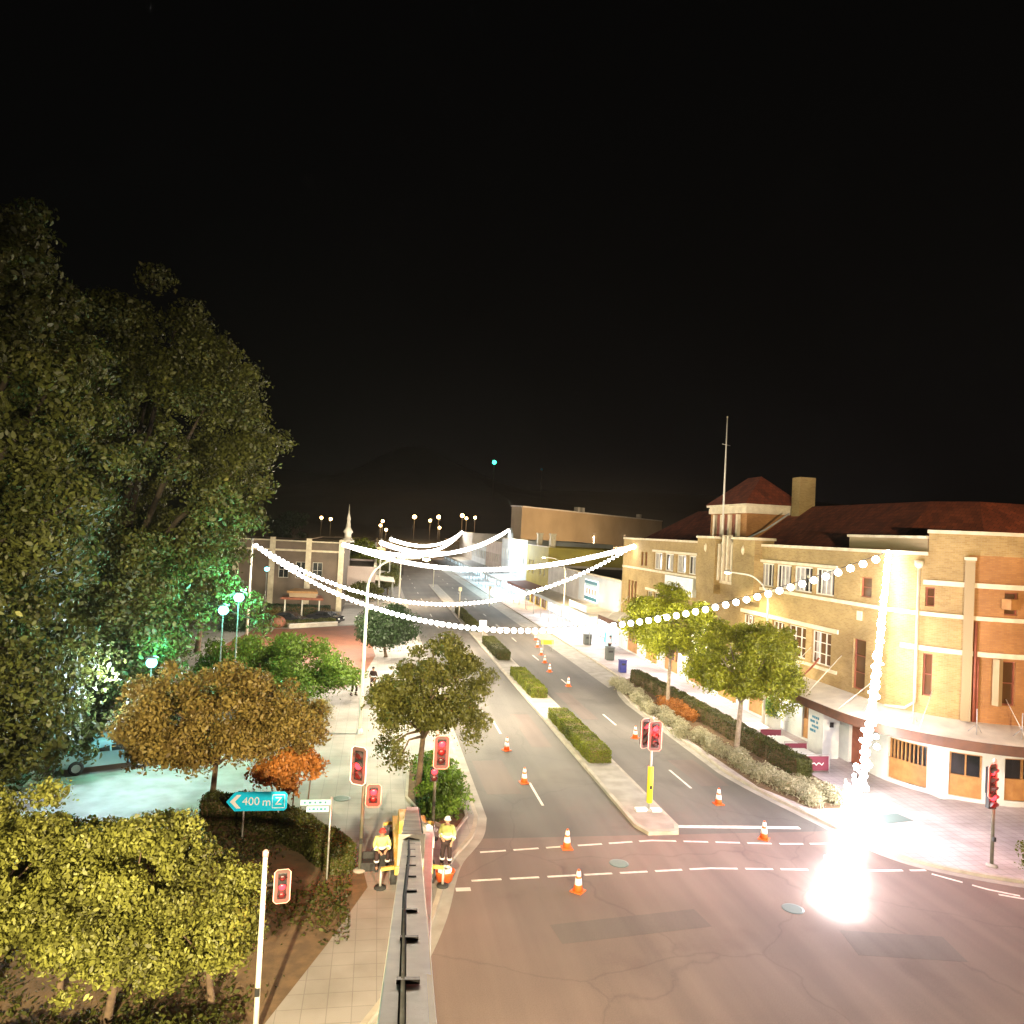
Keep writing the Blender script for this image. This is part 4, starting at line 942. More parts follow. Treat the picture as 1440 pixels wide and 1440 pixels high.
for p_, k_, sg_, n_, e_ in ((P1, K1, 6, 8, LP['strA']), (P1, K2, 6, 7, LP['strB']), (P2, K2, 2.8, 5, LP['strC']), (P2, K3, 3, 4, LP['strC']), (P3, K4, 3.2, 5, LP['strC'] * 1.5), (P4, K4, 2.6, 3, LP['strC'] * 1.5)):
    for q in catenary(p_, k_, sg_, n_ + 2)[1:-2]: light('POINT', (q[0], q[1], q[2] - .4), e_, (1.0, .86, .66), .12)
for k_, q_ in enumerate(((52, 178, 12.5), (64, 190, 12.5), (80, 205, 12.5))):  # unseen lamps, added to brighten the wall of the hall
    t = thing('added_hall_lamp', 'warm lamp added to brighten the beige hall, ' + ('left', 'middle', 'right')[k_] + ' one of three', 'street lamp', (q_[0], q_[1], 0), 0, 'lamps added to light the hall')
    MB().tube([(0, 0, 0), (0, 0, q_[2])], .12, 6).build('pole', 'dark_metal', t); MB().box((0, 0, q_[2] + .1), (.7, .4, .2)).build('lamp_head', 'dark_metal', t)
    light('POINT', (q_[0], q_[1], q_[2] - .4), LP['hall'], (1.0, .72, .42), .3)
light('POINT', (-10.5, 34.0, 5.2), 2600, (.62, .78, 1.0), .3)
for q in hang(60)[6:60:9]: light('POINT', (q[0] - .3, q[1] - .3, q[2]), LP['hang'], (1.0, .95, .97), .15)
for q in ((21.2, 29.6, 5.5), (19.0, 27.9, 6.5), (17.6, 26.2, 7), (15.2, 26.8, 7)): light('POINT', (q[0] - .4, q[1] - .3, q[2]), LP['heap'], (1.0, .84, .97), .3)
# tube lights under the awnings of the shops
for y0 in (82, 90, 98, 107): light('POINT', (24.6, y0, 2.8), LP['shop'], (.85, .92, 1.0), .3)
for y0 in (134, 141, 149, 157, 170, 190, 215): light('POINT', (24.0, y0, 2.7), LP['shop'] * 1.5, (.55, .88, 1.0), .3)
for y0 in (70, 62, 54, 46): light('POINT', (25.2, y0, 2.9), LP['hotel_awn'], (1.0, .88, .85), .2)
for y0 in (119, 127): light('POINT', (24.6, y0, 2.7), LP['hotel_awn'], (1.0, .7, .4), .2)
light('POINT', (23.4, 136, 8.5), LP['shop'] * 1.5, (.75, .93, 1.0), .3); light('POINT', (23.4, 147, 8.5), LP['shop'] * 1.5, (.75, .93, 1.0), .3)  # bare lights above the awning, before the white gabled shop's upper wall
for k, (x, z) in enumerate(((-29, 14.6), (-24.3, 14.1), (18.6, 17.5), (26.9, 16), (31.3, 18.1), (43.8, 19.5), (46.1, 18.2), (50.7, 18.8), (2.2, 14.4), (1.2, 12.1), (4.2, 10), (32, 12.5))):
    yy = 400; g = gz(x, yy); hh = z - g; place = ['leftmost, above the civic building', 'second from the left, above the civic building', 'left of the tall pair over the street end', 'over the middle of the street end', 'highest over the middle of the street end', 'large and bright, right of the street end', 'close beside the large bright one', 'rightmost of the row', 'above the yellow lit tree', 'in the yellow lit tree, middle height', 'lowest, beside the yellow lit tree', 'lowest on the right, above the string lights'][k]
    t = thing('far_lamp', 'distant amber lamp on the horizon, ' + place, 'street lamp', (x, yy, g), 0, 'amber lamps on the horizon')
    MB().tube([(0, 0, 0), (0, 0, hh)], .12, 5).build('pole', 'dark_metal', t)
    MB().sphere((0, 0, hh), 1.0 if k in (5, 2, 4) else .75, 8, 6).build('lamp_globe', 'lamp_warm', t)
light('POINT', (3, 385, 16), 60000, (1, .6, .25), 1.0); light('POINT', (38, 385, 22), 60000, (1, .55, .25), 1.0)
for k, (x, y, z, lbx) in enumerate(((134, 900, 95.4, 'tiny cyan lens ghost dot, added high over the dark hill'), (193, 900, 90.6, 'tiny bluish lens ghost dot, added over the dark hill, right of the cyan one'))):
    g = gz(x, y); t = thing('lens_ghost_dot', lbx, 'lens_ghost', (x, y, g)); MB().tube([(0, 0, 0), (0, 0, z - g)], .4, 5).build('mast', 'dark_metal', t); MB().sphere((0, 0, z - g), 2.6 - k, 6, 4).build('lamp', 'lamp_green' if k == 0 else 'sign_blue', t)  # lens ghosts built as small spheres; mast and lamp are made up
def park_lamp(label, x, y, h, power):
    t = thing('park_lamp', label, 'park lamp', (x, y, PV), 0, 'cyan park lamps'); MB().tube([(0, 0, 0), (0, 0, h - .2)], [.045, .03], 8).build('pole', 'dark_metal', t)
    MB().lathe((0, 0, h - .22), [(.12, 0), (.22, .1), (.25, .22), (.2, .34), (.08, .42)], 12).build('lamp_globe', 'lamp_cyan', t)
    MB().lathe((0, 0, h + .2), [(.3, 0), (.28, .03), (.04, .12)], 10).build('cap', 'dark_metal', t)
    light('POINT', (x + .1, y + .9, PV + h + .3), power, (.15, 1.0, .6), .2); light('POINT', (x, y - .6, PV + h), power * .35, (.2, 1.0, .8), .2)
park_lamp('large cyan park lamp under the big tree, above the brown tree', -10.0, 37.5, 5.0, 450)
park_lamp('cyan park lamp left of the steel pole, the lower one of the pair', -7.25, 39, 7.35, 800)
park_lamp('cyan park lamp left of the steel pole, the higher one of the pair', -6.65, 39.6, 7.95, 800)
park_lamp('small bluish park lamp just right of the steel pole', -10.9, 80, 6.9, 150)
park_lamp('cyan park lamp at the left picture edge, seen through the big tree', -25.6, 60, 5.1, 200)

# ------------------------------------------------------------------ trees and planting
rk = np.random.default_rng(77)
SK1 = [(-18.5 + 6.5 * rk.random() + rk.normal() * .3, 28.5 + 6 * rk.random(), 2.6 + 3.6 * rk.random(), 1.0 + .5 * rk.random()) for _ in range(34)] + [(-11.2, 30.5, 3.4, .55), (-11.6, 30.6, 4.2, .8), (-12.3, 30.8, 3.6, .7), (-11.3, 30.3, 2.9, .4), (-12.9, 35.3, 1.9, .7), (-13.4, 35.6, 2.6, .9), (-12.2, 35.2, 3.1, .7), (-14.4, 35, 2.2, 1.0), (-11.6, 35.4, 2.5, .5), (-12.4, 35.4, 2.2, .7), (-11.0, 35.6, 2.9, .5), (-11.9, 35.5, 1.6, .45), (-13.6, 35.2, 1.5, .7)]
SK2 = [(-17 + 7.2 * rk.random(), 38.8 + 3 * rk.random(), 4.5 + 5 * rk.random(), 1.0 + .5 * rk.random()) for _ in range(34)] + [(-19 + 9 * rk.random(), 40.5 + 6 * rk.random(), 1.6 + 4.2 * rk.random(), 1.1 + .5 * rk.random()) for _ in range(46)]
big1 = tree('big_tree', 'huge dark broadleaf tree filling the left picture edge, top branches nearly black', -17.5, 31, (-17.5, 31, 13.5, 7.5, 6.5, 11.8), .55, 'leaf_big', 165000, .20, 11, blobs=230, rb=1.05, shell=.62, zbase=PV, extra=SK1, bark='bark_dark')
big2 = tree('big_tree', 'huge leaning broadleaf tree right of the darkest one, its drooping right side lit yellow', -14.5, 45, (-13.3, 44, 13.8, 7.3, 6.5, 10.8), .5, 'leaf_big', 205000, .20, 12, blobs=240, rb=1.05, shell=.62, zbase=PV, bark='bark_dark',
    extra=[(-7.6, 43, 19.4, 1.2), (-7.2, 43, 17.2, 1.1), (-6.7, 43, 15.4, 1.0), (-6.5, 43, 13.9, .9), (-6.9, 43, 12.6, .9), (-8.2, 43, 11.2, 1.0), (-9.3, 43, 9.6, 1.2), (-10.0, 43, 8.0, 1.2), (-9.0, 43, 20.8, 1.0), (-10.5, 43, 22.6, 1.1)] + [(-7.4, 41.2, 8.2, .9), (-6.2, 41.4, 7.4, .8), (-8.6, 41, 7.0, .9), (-5.6, 41.2, 6.6, .7), (-11.0, 39.4, 4.9, .9), (-9.3, 39.2, 4.2, .8), (-10.3, 39.6, 5.9, .9), (-12.0, 39.0, 4.0, .9)] + SK2)
tree('background_tree', 'dark tree mass behind the big trees at the left edge', -28, 58, (-28, 58, 9, 9, 7, 8.5), .5, 'leaf_big', 30000, .34, 13, blobs=70, rb=1.8, zbase=PV)
tree('background_tree', 'dark bushy tree behind the steel pole, left of the civic building', -15, 70, (-15, 70, 5.5, 4.2, 4, 4.8), .25, 'leaf_dark', 14000, .24, 14, blobs=40, rb=1.0, zbase=PV)
tree('park_tree', 'brown-orange broad low tree with thin forked trunk behind the blue sign', -5.9, 31.6, (-5.75, 31.8, 3.75, 4.3, 3.3, 2.35), .13, 'leaf_brown', 60000, .14, 15, blobs=130, rb=.6, bark='bark', forks=6, zbase=PV)
tree('park_tree', 'wide bright green rounded tree left of the lamp post', -6.6, 50.5, (-6.3, 50, 2.6, 5.2, 3.6, 2.3), .15, 'leaf_green', 42000, .17, 16, blobs=80, rb=.85, zbase=PV)
tree('street_tree', 'olive street tree in the left kerb bed behind the red signal', 2.35, 34.0, (2.9, 34.2, 4.6, 2.75, 2.6, 2.75), .15, 'leaf_street', 44000, .13, 17, blobs=84, rb=.58, zbase=PV, extra=[(1.0, 33.6, 2.4, .7), (1.5, 33.4, 1.9, .5), (4.6, 33.8, 2.9, .6)])
tree('street_tree', 'round dark green tree on the left footpath beyond the lamp post', 1.3, 69.5, (1.1, 69.5, 2.75, 3.1, 3, 2.4), .15, 'leaf_dark', 20000, .2, 18, blobs=46, rb=.85, zbase=PV)
tree('street_tree', 'vivid yellow-green tree on the right footpath, the farther of two', 20.7, 50.6, (20.6, 50.6, 5.9, 3.3, 3.2, 3.0), .14, 'leaf_lime', 46000, .15, 19, blobs=84, rb=.7, bark='bark_pale', zbase=PV)
tree('street_tree', 'dense green round tree on the right footpath, the nearer of two', 20.7, 40.2, (20.95, 40.2, 5.15, 3.35, 3.0, 2.95), .16, 'leaf_lime', 56000, .14, 20, blobs=96, rb=.66, bark='bark_pale', zbase=PV, extra=[(23.2, 39.6, 3.2, .8), (23.9, 39.8, 4.0, .7)])
tree('corner_tree', 'yellow-green leafy tree in the bottom left corner, the tallest of three', -8.6, 19.6, (-8.8, 19.6, 3.3, 2.9, 2.4, 2.1), .11, 'leaf_corner', 62000, .10, 21, blobs=110, rb=.46, zbase=PV)
tree('corner_tree', 'olive leafy tree at the bottom left, in the middle of three', -5.6, 19.2, (-5.3, 19.0, 2.9, 2.5, 1.9, 2.1), .1, 'leaf_corner', 54000, .10, 22, blobs=95, rb=.44, zbase=PV)
tree('corner_tree', 'olive leafy tree at the bottom left beside the white capped signal post', -3.4, 19.6, (-3.5, 19.2, 2.3, 1.5, 1.6, 1.6), .09, 'leaf_corner', 26000, .10, 23, blobs=46, rb=.38, zbase=PV)
tree('corner_tree', 'yellow-green leafy tree at the very bottom left edge, lowest crown of the group', -10.6, 21.6, (-10.4, 21.4, 2.7, 2.2, 1.8, 1.9), .1, 'leaf_corner', 40000, .10, 24, blobs=70, rb=.44, zbase=PV)
tree('corner_tree', 'small yellow-green tree filling the gap between the two larger corner trees', -7.1, 20.4, (-7.0, 20.3, 2.7, 1.6, 1.5, 1.8), .08, 'leaf_corner', 30000, .10, 25, blobs=50, rb=.4, zbase=PV)
for k, (x, y, lbx) in enumerate(((-9.5, 16.5, 'leafy shrub under the leftmost corner tree'), (-6.8, 16.8, 'leafy shrub under the middle corner tree'), (-4.3, 17.2, 'leafy shrub at the foot of the cream signal post'), (-12.0, 18.6, 'leafy shrub at the bottom left picture edge'))):
    bush('corner_shrub', lbx, 'shrub', [((x, y, .6), (1.1, .8, .65)), ((x + .9, y + .3, .5), (.8, .7, .55)), ((x - .8, y - .1, .5), (.8, .6, .5))], 7000, .1, 'leaf_hedge_dark', 120 + k, 'shrubs under the corner trees')
for k, (x, y, r, h, lf, lbx) in enumerate(((2.5, 150, 2.6, 4.6, 'leaf_street', 'olive kerbside tree before the far steel pole'), (2.2, 132, 2.4, 4.2, 'leaf_street', 'olive kerbside tree across from the yellow shop'), (-1.6, 112, 2.6, 3.6, 'leaf_street', 'low bushy tree at the end of the pale path'), (-2.5, 168, 4.5, 9.5, 'leaf_lime', 'yellow lit tree on the left far down the street'), (-26, 240, 7, 15, 'leaf_dark', 'dark tree silhouette above the civic building'))):
    tree('far_tree', lbx, x, y, (x, y, h * .62, r, r, h * .42), .14, lf, 7000, .09 * r + .05, 30 + k, blobs=24, rb=r * .32, zbase=PV, group='small trees down the left side')
# hedges on the median
def hedge(label, path, w_, h, leaf, n, ls, seed, z0=PV + .02, grp=None):
    t = thing('hedge', label, 'hedge', (0, 0, 0), 0, grp); hedge_leaves('foliage', path, w_, h, leaf, n, ls, t, seed, z0); return t
hedge('nearest clipped box hedge on the median, biggest and brightest', [(12.1, 38.4), (12.05, 47.6)], 1.25, .68, 'leaf_hedge', 22000, .075, 41, grp='hedges on the median')
hedge('second clipped hedge along the median, before the gap', [(12.1, 53.5), (12.05, 62.0)], 1.2, .68, 'leaf_hedge', 14000, .09, 42, grp='hedges on the median')
hedge('third shaggy hedge on the median behind the olive tree', [(12.1, 69), (12.05, 79)], 1.2, .8, 'leaf_hedge_dark', 9000, .13, 43, grp='hedges on the median')
hedge('fourth hedge, coloured dark for shade, far along the median beyond the white sign', [(12.1, 88), (12.05, 108)], 1.1, .7, 'leaf_hedge_dark', 8000, .16, 44, grp='hedges on the median')  # hedge in shadow; the shade is put into its dark leaf colour
hedge('long dark clipped hedge along the back of the right garden bed', [(21.6, 59.8), (21.9, 52), (22.0, 45), (22.1, 35.6)], .85, 1.0, 'leaf_hedge_dark', 34000, .085, 45, z0=PV)
hedge('curved dark clipped hedge at the left corner by the street name sign', [(-6.1, 31.3), (-4.6, 31.2), (-3.0, 30.0), (-1.7, 28.2), (-.55, 26.5)], .85, .95, 'leaf_hedge_dark', 20000, .085, 46, z0=PV)
hedge('low dark hedge behind the brick plaza', [(-12.8, 87.6), (-8.8, 87.9), (-4.6, 90.9)], .9, .7, 'leaf_hedge_dark', 7000, .16, 47, z0=PV)
hedge('dark hedge row along the park in front of the civic building', [(-14, 98), (-5.5, 98)], 1.5, 1.4, 'leaf_dark', 6000, .18, 48, z0=PV)
gr = np.random.default_rng(31); gp = []; 
while len(gp) < 26000:
    x_, y_ = gr.uniform(-16, 0), gr.uniform(12, 31.2)
    e_ = min(0.1 + (y_ - 22) * .03 if y_ > 22 else -.8 - (22 - y_) * .42, .1)
    if x_ < e_ - .3 and y_ < 31.2 + min(0, (-4.6 - x_)) * .02 - max(0, x_ + 4.6) * 1.05 and y_ > 9 - x_ * .35 - 3 and math.sin(x_ * 1.3 + 1) + math.sin(y_ * 1.1) + gr.normal() * .5 > -.5: gp.append((x_, y_, PV + .03 + gr.random() * .05))
gn = np.zeros((len(gp), 3)); gn[:, 2] = 1
tag(leaves_mesh('ground_cover', np.array(gp), gn, .11, 'leaf_hedge_dark', None, gr), kind='stuff')
rng = np.random.default_rng(5)
for k, (x, y) in enumerate(((19.6, 57.5), (19.5, 54.8), (19.4, 52.2), (19.4, 49.2), (19.4, 46.4), (19.35, 43.8), (19.4, 41.3), (19.45, 39.0), (19.6, 36.8), (20.0, 34.8), (20.6, 33.0), (21.6, 33.2))):
    bl = [((x + rng.normal() * .3, y + dy, PV + .25 + rng.random() * .12), (.5, .6, .42)) for dy in (-1, -.3, .4, 1.0)]
    nm = 'first second third fourth fifth sixth seventh eighth ninth tenth eleventh'.split()
    bush('silver_shrub', 'low silvery shrub in the right kerb bed, ' + (nm[11 - 1 - k] + ' from the corner' if k < 11 else 'the one set back beside the hedge end'), 'shrub', bl, 4200, .09, 'leaf_silver', 60 + k, 'silver shrubs along the right kerb')
bush('flower_bush', 'red flowering bush around the foot of the yellow-green tree', 'shrub', [((20.9, 49.2, .55), (.7, 1.3, .5)), ((20.8, 51.0, .5), (.6, 1.0, .45)), ((21.0, 47.6, .5), (.6, .9, .45))], 7000, .09, 'leaf_orange', 80)
bush('bed_bush', 'green spiky shrubs filling the left kerb bed under the olive tree', 'shrub', [((3.3, 32.2, .75), (.95, 1.2, .75)), ((3.6, 33.8, .7), (.8, 1.2, .7)), ((3.2, 36.2, .7), (.9, 1.4, .6)), ((2.9, 31.4, .5), (.6, .7, .45))], 16000, .13, 'leaf_green', 81)
bush('corner_bush', 'yellow-brown clipped bush at the right picture edge', 'shrub', [((25.4, 24.9, .8), (.55, .6, .75)), ((26.2, 24.6, .8), (.8, .7, .8))], 9000, .1, 'leaf_hedge', 82)
bush('orange_glow_leaves', 'leaves coloured orange for the glow at the lower right of the brown tree', 'shrub', [((-2.75, 31.4, 2.45), (.95, .7, .5)), ((-3.6, 31.0, 2.1), (.8, .6, .4)), ((-2.1, 31.5, 2.2), (.5, .5, .4)), ((-3.0, 31.2, 1.6), (.5, .5, .45))], 5200, .15, 'leaf_orange', 83)  # orange glow on the brown tree, put into the colour of separate leaves
bush('park_bush', 'small pale bush at the right end of the bright green tree', 'shrub', [((-2.9, 47.3, .7), (.8, .7, .6)), ((-3.9, 46.8, .6), (.6, .6, .5))], 3000, .12, 'leaf_silver', 84)
for k, (x, y, r, lbx) in enumerate(((-14.5, 84, 1.4, 'dark bush left of the brick plaza'), (-11.8, 93.5, 1.2, 'bare looking bush behind the plaza hedge'), (-5.6, 94.5, 1.1, 'brownish bush beside the pale concrete path'), (-.2, 96, 1.3, 'dark bush on the right of the pale path'), (-10.2, 66, 1.6, 'green lit bush at the foot of the steel pole'))):
    bush('park_bush', lbx, 'shrub', [((x, y, r * .6), (r, r, r * .7)), ((x + r * .7, y + .3, r * .5), (r * .7, r * .7, r * .5))], 3500, .16, 'leaf_green' if k == 4 else ('leaf_brown' if k in (1, 2) else 'leaf_dark'), 85 + k, 'bushes round the plaza')
t = thing('low_wall', 'low pale stone wall edging the back of the brick plaza', 'wall', (0, 0, 0)); MB().beam((-9.2, 86.9, .3), (-4.1, 90.2, .3), .35, .5).build('wall_course', 'kerb', t); MB().beam((-9.2, 86.9, .58), (-4.1, 90.2, .58), .45, .06).build('coping', 'white_render', t)
t = thing('boulder', 'reddish rock at the left end of the plaza wall', 'rock', (-10.4, 87.3, .13)); MB().sphere((0, 0, .6), .9, 9, 6, .8).build('rock_mass', 'brick_paving', t)
t = thing('pavilion', 'low pavilion with two tier reddish roof in the park', 'shelter', (-8.5, 95.5, .13))
for z_, w__, m_ in ((2.5, 5.0, 'timber_red'), (3.3, 3.6, 'timber')):
    MB().prism([(-w__ / 2, -2), (w__ / 2, -2), (w__ / 2 - .5, 2), (-w__ / 2 + .5, 2)], z_, z_ + .25).build('roof', m_, t)
for x_ in (-2, 0, 2): MB().tube([(x_, -1.5, 0), (x_, -1.5, 2.5)], .09, 6).build('post', 'frame_white', t)
MB().box((0, 0, 2.98), (3.2, 2.6, .6)).build('clerestory', 'beige_wall', t)

# ------------------------------------------------------------------ traffic signals
def signal_head(t, c, face, lit=0, h=1.0, lenses=3, scale=1.0, board=True, edge='board_edge', power=110):
    """one lantern facing direction `face` (radians, 0 = towards -Y)"""
    q = Matrix.Rotation(face, 3, 'Z'); c = Vector(c); s_ = scale
    def W(x, y, z): return c + q @ Vector((x * s_, y * s_, z * s_))
    mb = MB(); mb.box(W(0, .10, 0), (.34 * s_, .2 * s_, h * s_), face); hd = mb.build('signal_head', 'black', t, bevel=.02)
    if board:
        mb = MB(); w_, hh = .30, h / 2 + .14
        pts = [(-w_, -hh + .1), (-w_ + .1, -hh), (w_ - .1, -hh), (w_, -hh + .1), (w_, hh - .1), (w_ - .1, hh), (-w_ + .1, hh), (-w_, hh - .1)]
        f_ = [W(x, .012, z) for x, z in pts]; g_ = [W(x, .03, z) for x, z in pts]; mb.poly(f_); mb.poly(g_[::-1])
        for i in range(8): j = (i + 1) % 8; mb.quad(f_[j], f_[i], g_[i], g_[j])
        mb.build('backboard', 'board', hd)
        mb = MB()
        for i in range(8):
            j = (i + 1) % 8; a, b = pts[i], pts[j]; mb.beam(W(a[0], .005, a[1]), W(b[0], .005, b[1]), .035 * s_, .02 * s_)
        mb.build('reflective_border', edge, hd)
    for k in range(lenses):
        z = (h / lenses) * ((lenses - 1) / 2 - k); ax = q @ Vector((0, -1, 0))
        ln = MB(); ln.lathe(W(0, 0, z), [(.135 * s_, .0), (.13 * s_, .025), (.07 * s_, .045), (.01, .05)], 16, ax); ln.build('lens', 'lens_red' if k == lit else 'lens_off', hd)
        vz = MB(); n = 12; ring = []
        for i in range(n + 1):
            a = PI * (-.12) + PI * 1.24 * i / n; ring.append((.15 * math.cos(a), .15 * math.sin(a), .15 * math.sin(PI * i / n) ** .5 + .03))
        for i in range(n):
            a, b = ring[i], ring[i + 1]; vz.quad(W(a[0], 0, z + a[1]), W(b[0], 0, z + b[1]), W(b[0], -b[2], z + b[1]), W(a[0], -a[2], z + a[1]))
        vz.build('visor', 'visor', hd)
    if power: light('POINT', W(0, -.42, (h / lenses) * ((lenses - 1) / 2 - lit) - .12) + t.location, power * LP['sig'], (1, .006, .012), .08)
    return hd
def signal(label, x, y, h, heads, z0=PV, pole='pole_green', sleeve=None, name='traffic_signal'):
    t = thing(name, label, 'traffic light', (x, y, z0), 0, 'traffic signals round the crossing')
    MB().tube([(0, 0, 0), (0, 0, h)], [.065, .055], 10).build('post', pole, t)
    MB().lathe((0, 0, h), [(.07, 0), (.07, .12), (.02, .16)], 8).build('finial', 'board_edge', t)
    MB().lathe((0, 0, 0), [(.22, 0), (.22, .05), (.1, .1)], 12).build('base', 'concrete', t)
    for hd in heads:
        px, py, z = hd['at']; signal_head(t, (px, py, z), hd.get('face', 0), hd.get('lit', 0), hd.get('h', 1.0), hd.get('n', 3), hd.get('s', 1.0), hd.get('board', True), hd.get('edge', 'board_edge'), hd.get('p', 110))
        MB().beam((0, 0, z), (px, py + .1, z), .05, .05).build('bracket', 'black', t)
    MB().box((0, -.09, 1.05), (.1, .08, .16)).build('push_button', 'black', t)
    return t
signal('traffic signal on the median nose with yellow sleeved post and two red heads', 12.3, 31.6, 3.95, [dict(at=(.05, -.22, 3.3)), dict(at=(-.28, .05, 3.35), face=.5, p=60)], z0=PV + .02, pole='steel')
sl = bpy.data.objects['traffic_signal']; MB().lathe((0, 0, .35), [(.1, 0), (.13, .02), (.13, 1.55), (.1, 1.57)], 12).build('yellow_sleeve', 'sleeve_yellow', sl)
MB().box((-.35, .02, .06), (.5, .32, .1)).build('base_ballast', 'sign_white', sl); MB().box((.3, -.05, .06), (.42, .3, .1)).build('base_ballast', 'sign_white', sl)
signal('traffic signal in front of the olive tree, red head above a small dark one', 2.75, 30.0, 3.75, [dict(at=(.18, -.22, 3.1)), dict(at=(-.05, -.12, 2.2), h=.6, n=2, board=False, lit=0, p=8, s=.9)])
signal('traffic signal on the left corner, pale edged board turned away and small red head', 0.0, 26.6, 3.9, [dict(at=(-.22, -.1, 3.62), face=-.55, edge='sign_white', p=25, lit=1), dict(at=(.34, -.16, 2.62), h=.62, n=2, board=True, lit=0, p=70, s=.85)])
signal('traffic signal at the right pavement edge with dark head over a red pedestrian head', 23.85, 25.5, 3.95, [dict(at=(-.2, -.15, 3.3), face=.35, p=50), dict(at=(-.12, -.1, 2.5), h=.6, n=2, board=False, p=40)])
signal('traffic signal in the bottom left corner with stout cream post, between leaves and hedge', -2.15, 18.3, 4.1, [dict(at=(.42, -.1, 3.45), face=.15, lit=1, p=14, s=.6)], pole='frame_white')

# ------------------------------------------------------------------ signs
t = thing('direction_sign', 'bright blue arrow sign reading 400 m, on two posts behind the hedge', 'sign', (-3.83, 29.5, PV))
for x_ in (-.52, .72): MB().tube([(x_, .05, 0), (x_, .05, 1.75)], .035, 8).build('post', 'steel', t)
pts = [(-1.15, 1.38), (-.85, 1.03), (.93, 1.03), (1.03, 1.12), (1.03, 1.64), (.93, 1.73), (-.85, 1.73)]
mb = MB(); mb.poly([(x_, 0, z_) for x_, z_ in pts]); mb.poly([(x_, .03, z_) for x_, z_ in pts][::-1])
for i in range(len(pts)): a_, b_ = pts[i], pts[(i + 1) % len(pts)]; mb.quad((b_[0], 0, b_[1]), (a_[0], 0, a_[1]), (a_[0], .03, a_[1]), (b_[0], .03, b_[1]))
pn = mb.build('sign_panel', 'sign_blue', t)
text_mb('400', .42, (-.27, -.008, 1.38), (1, 0, 0), (0, 0, 1), .004).build('lettering', 'sign_white', pn)
text_mb('m', .42, (.29, -.008, 1.35), (1, 0, 0), (0, 0, 1), .004).build('lettering', 'sign_white', pn)
text_mb('Z', .40, (.72, -.008, 1.38), (1, 0, 0), (0, 0, 1), .004).build('symbol', 'sign_white', pn)
mb = MB()
for a_, b_ in (((.5, 1.14), (.94, 1.14)), ((.94, 1.14), (.94, 1.62)), ((.94, 1.62), (.5, 1.62)), ((.5, 1.62), (.5, 1.14))): mb.beam((a_[0], -.008, a_[1]), (b_[0], -.008, b_[1]), .012, .025)
mb.build('symbol_frame', 'sign_white', pn)
mb = MB(); mb.poly([(-1.02, -.006, 1.38), (-.78, -.006, 1.13), (-.62, -.006, 1.13), (-.84, -.006, 1.38), (-.62, -.006, 1.63), (-.78, -.006, 1.63)]); mb.build('arrow', 'sign_white', pn)
t = thing('street_name_sign', 'two stacked pale blue name blades on a thin post by the curved hedge', 'sign', (-1.05, 26.0, PV))
MB().tube([(0, 0, 0), (0, 0, 2.75)], .03, 8).build('post', 'steel', t)
for z_, x0_, w__ in ((2.58, -.5, .98), (2.36, -.42, .72)):
    b_ = MB().box((x0_, -.03, z_), (w__, .02, .18)).build('name_blade', 'sign_pale', t)
    for k in range(5): MB().box((x0_ - w__ * .35 + k * w__ * .17, -.045, z_), (.06 + .03 * (k % 2), .006, .07)).build('faded_letter', 'sign_teal', b_)
t = thing('keep_left_sign', 'blank white square sign on a short post on the median, behind the olive tree', 'sign', (11.9, 82.2, PV + .02))
MB().tube([(0, .04, 0), (0, .04, 1.3)], .05, 6).build('post', 'steel', t); MB().box((0, 0, 1.5), (.8, .04, 1.1)).build('sign_panel', 'sign_white', t)
for k, (x, y, h, lbx) in enumerate(((11.3, 101, 4.2, 'thin pale post on the median, nearest of the three far ones'), (11.6, 153, 4.5, 'thin pale post far along the median'), (17.9, 118, 3.2, 'thin pale post at the right parking lane'))):
    t = thing('sign_post', lbx, 'post', (x, y, PV)); MB().tube([(0, 0, 0), (0, 0, h)], .07, 6).build('shaft', 'cream', t); MB().box((0, -.06, h - .3), (.45, .04, .55)).build('sign_panel', 'cream', t)
t = thing('distant_signal', 'green lit traffic light far down the street under the string lights', 'traffic light', (6.6, 190, 0))
MB().tube([(0, 0, 0), (0, 0, 6.2)], .1, 6).build('post', 'dark_metal', t); MB().box((0, 0, 6.4), (.7, .5, 1.4)).build('signal_head', 'black', t); MB().sphere((0, -.5, 6.2), .55, 8, 6).build('lens', 'lamp_green', t)
t = thing('bus_shelter', 'small cream framed shelter at the left kerb before the low shopfront', 'shelter', (3.4, 136, PV))
for x_, y_ in ((-1, -1.6), (1, -1.6), (-1, 1.6), (1, 1.6)): MB().tube([(x_, y_, 0), (x_, y_, 2.5)], .07, 6).build('post', 'cream', t)
MB().box((0, 0, 2.55), (2.4, 3.8, .14)).build('roof', 'cream', t); MB().box((-1, 0, 1.3), (.05, 3.2, 1.8)).build('back_panel', 'beige_wall', t)

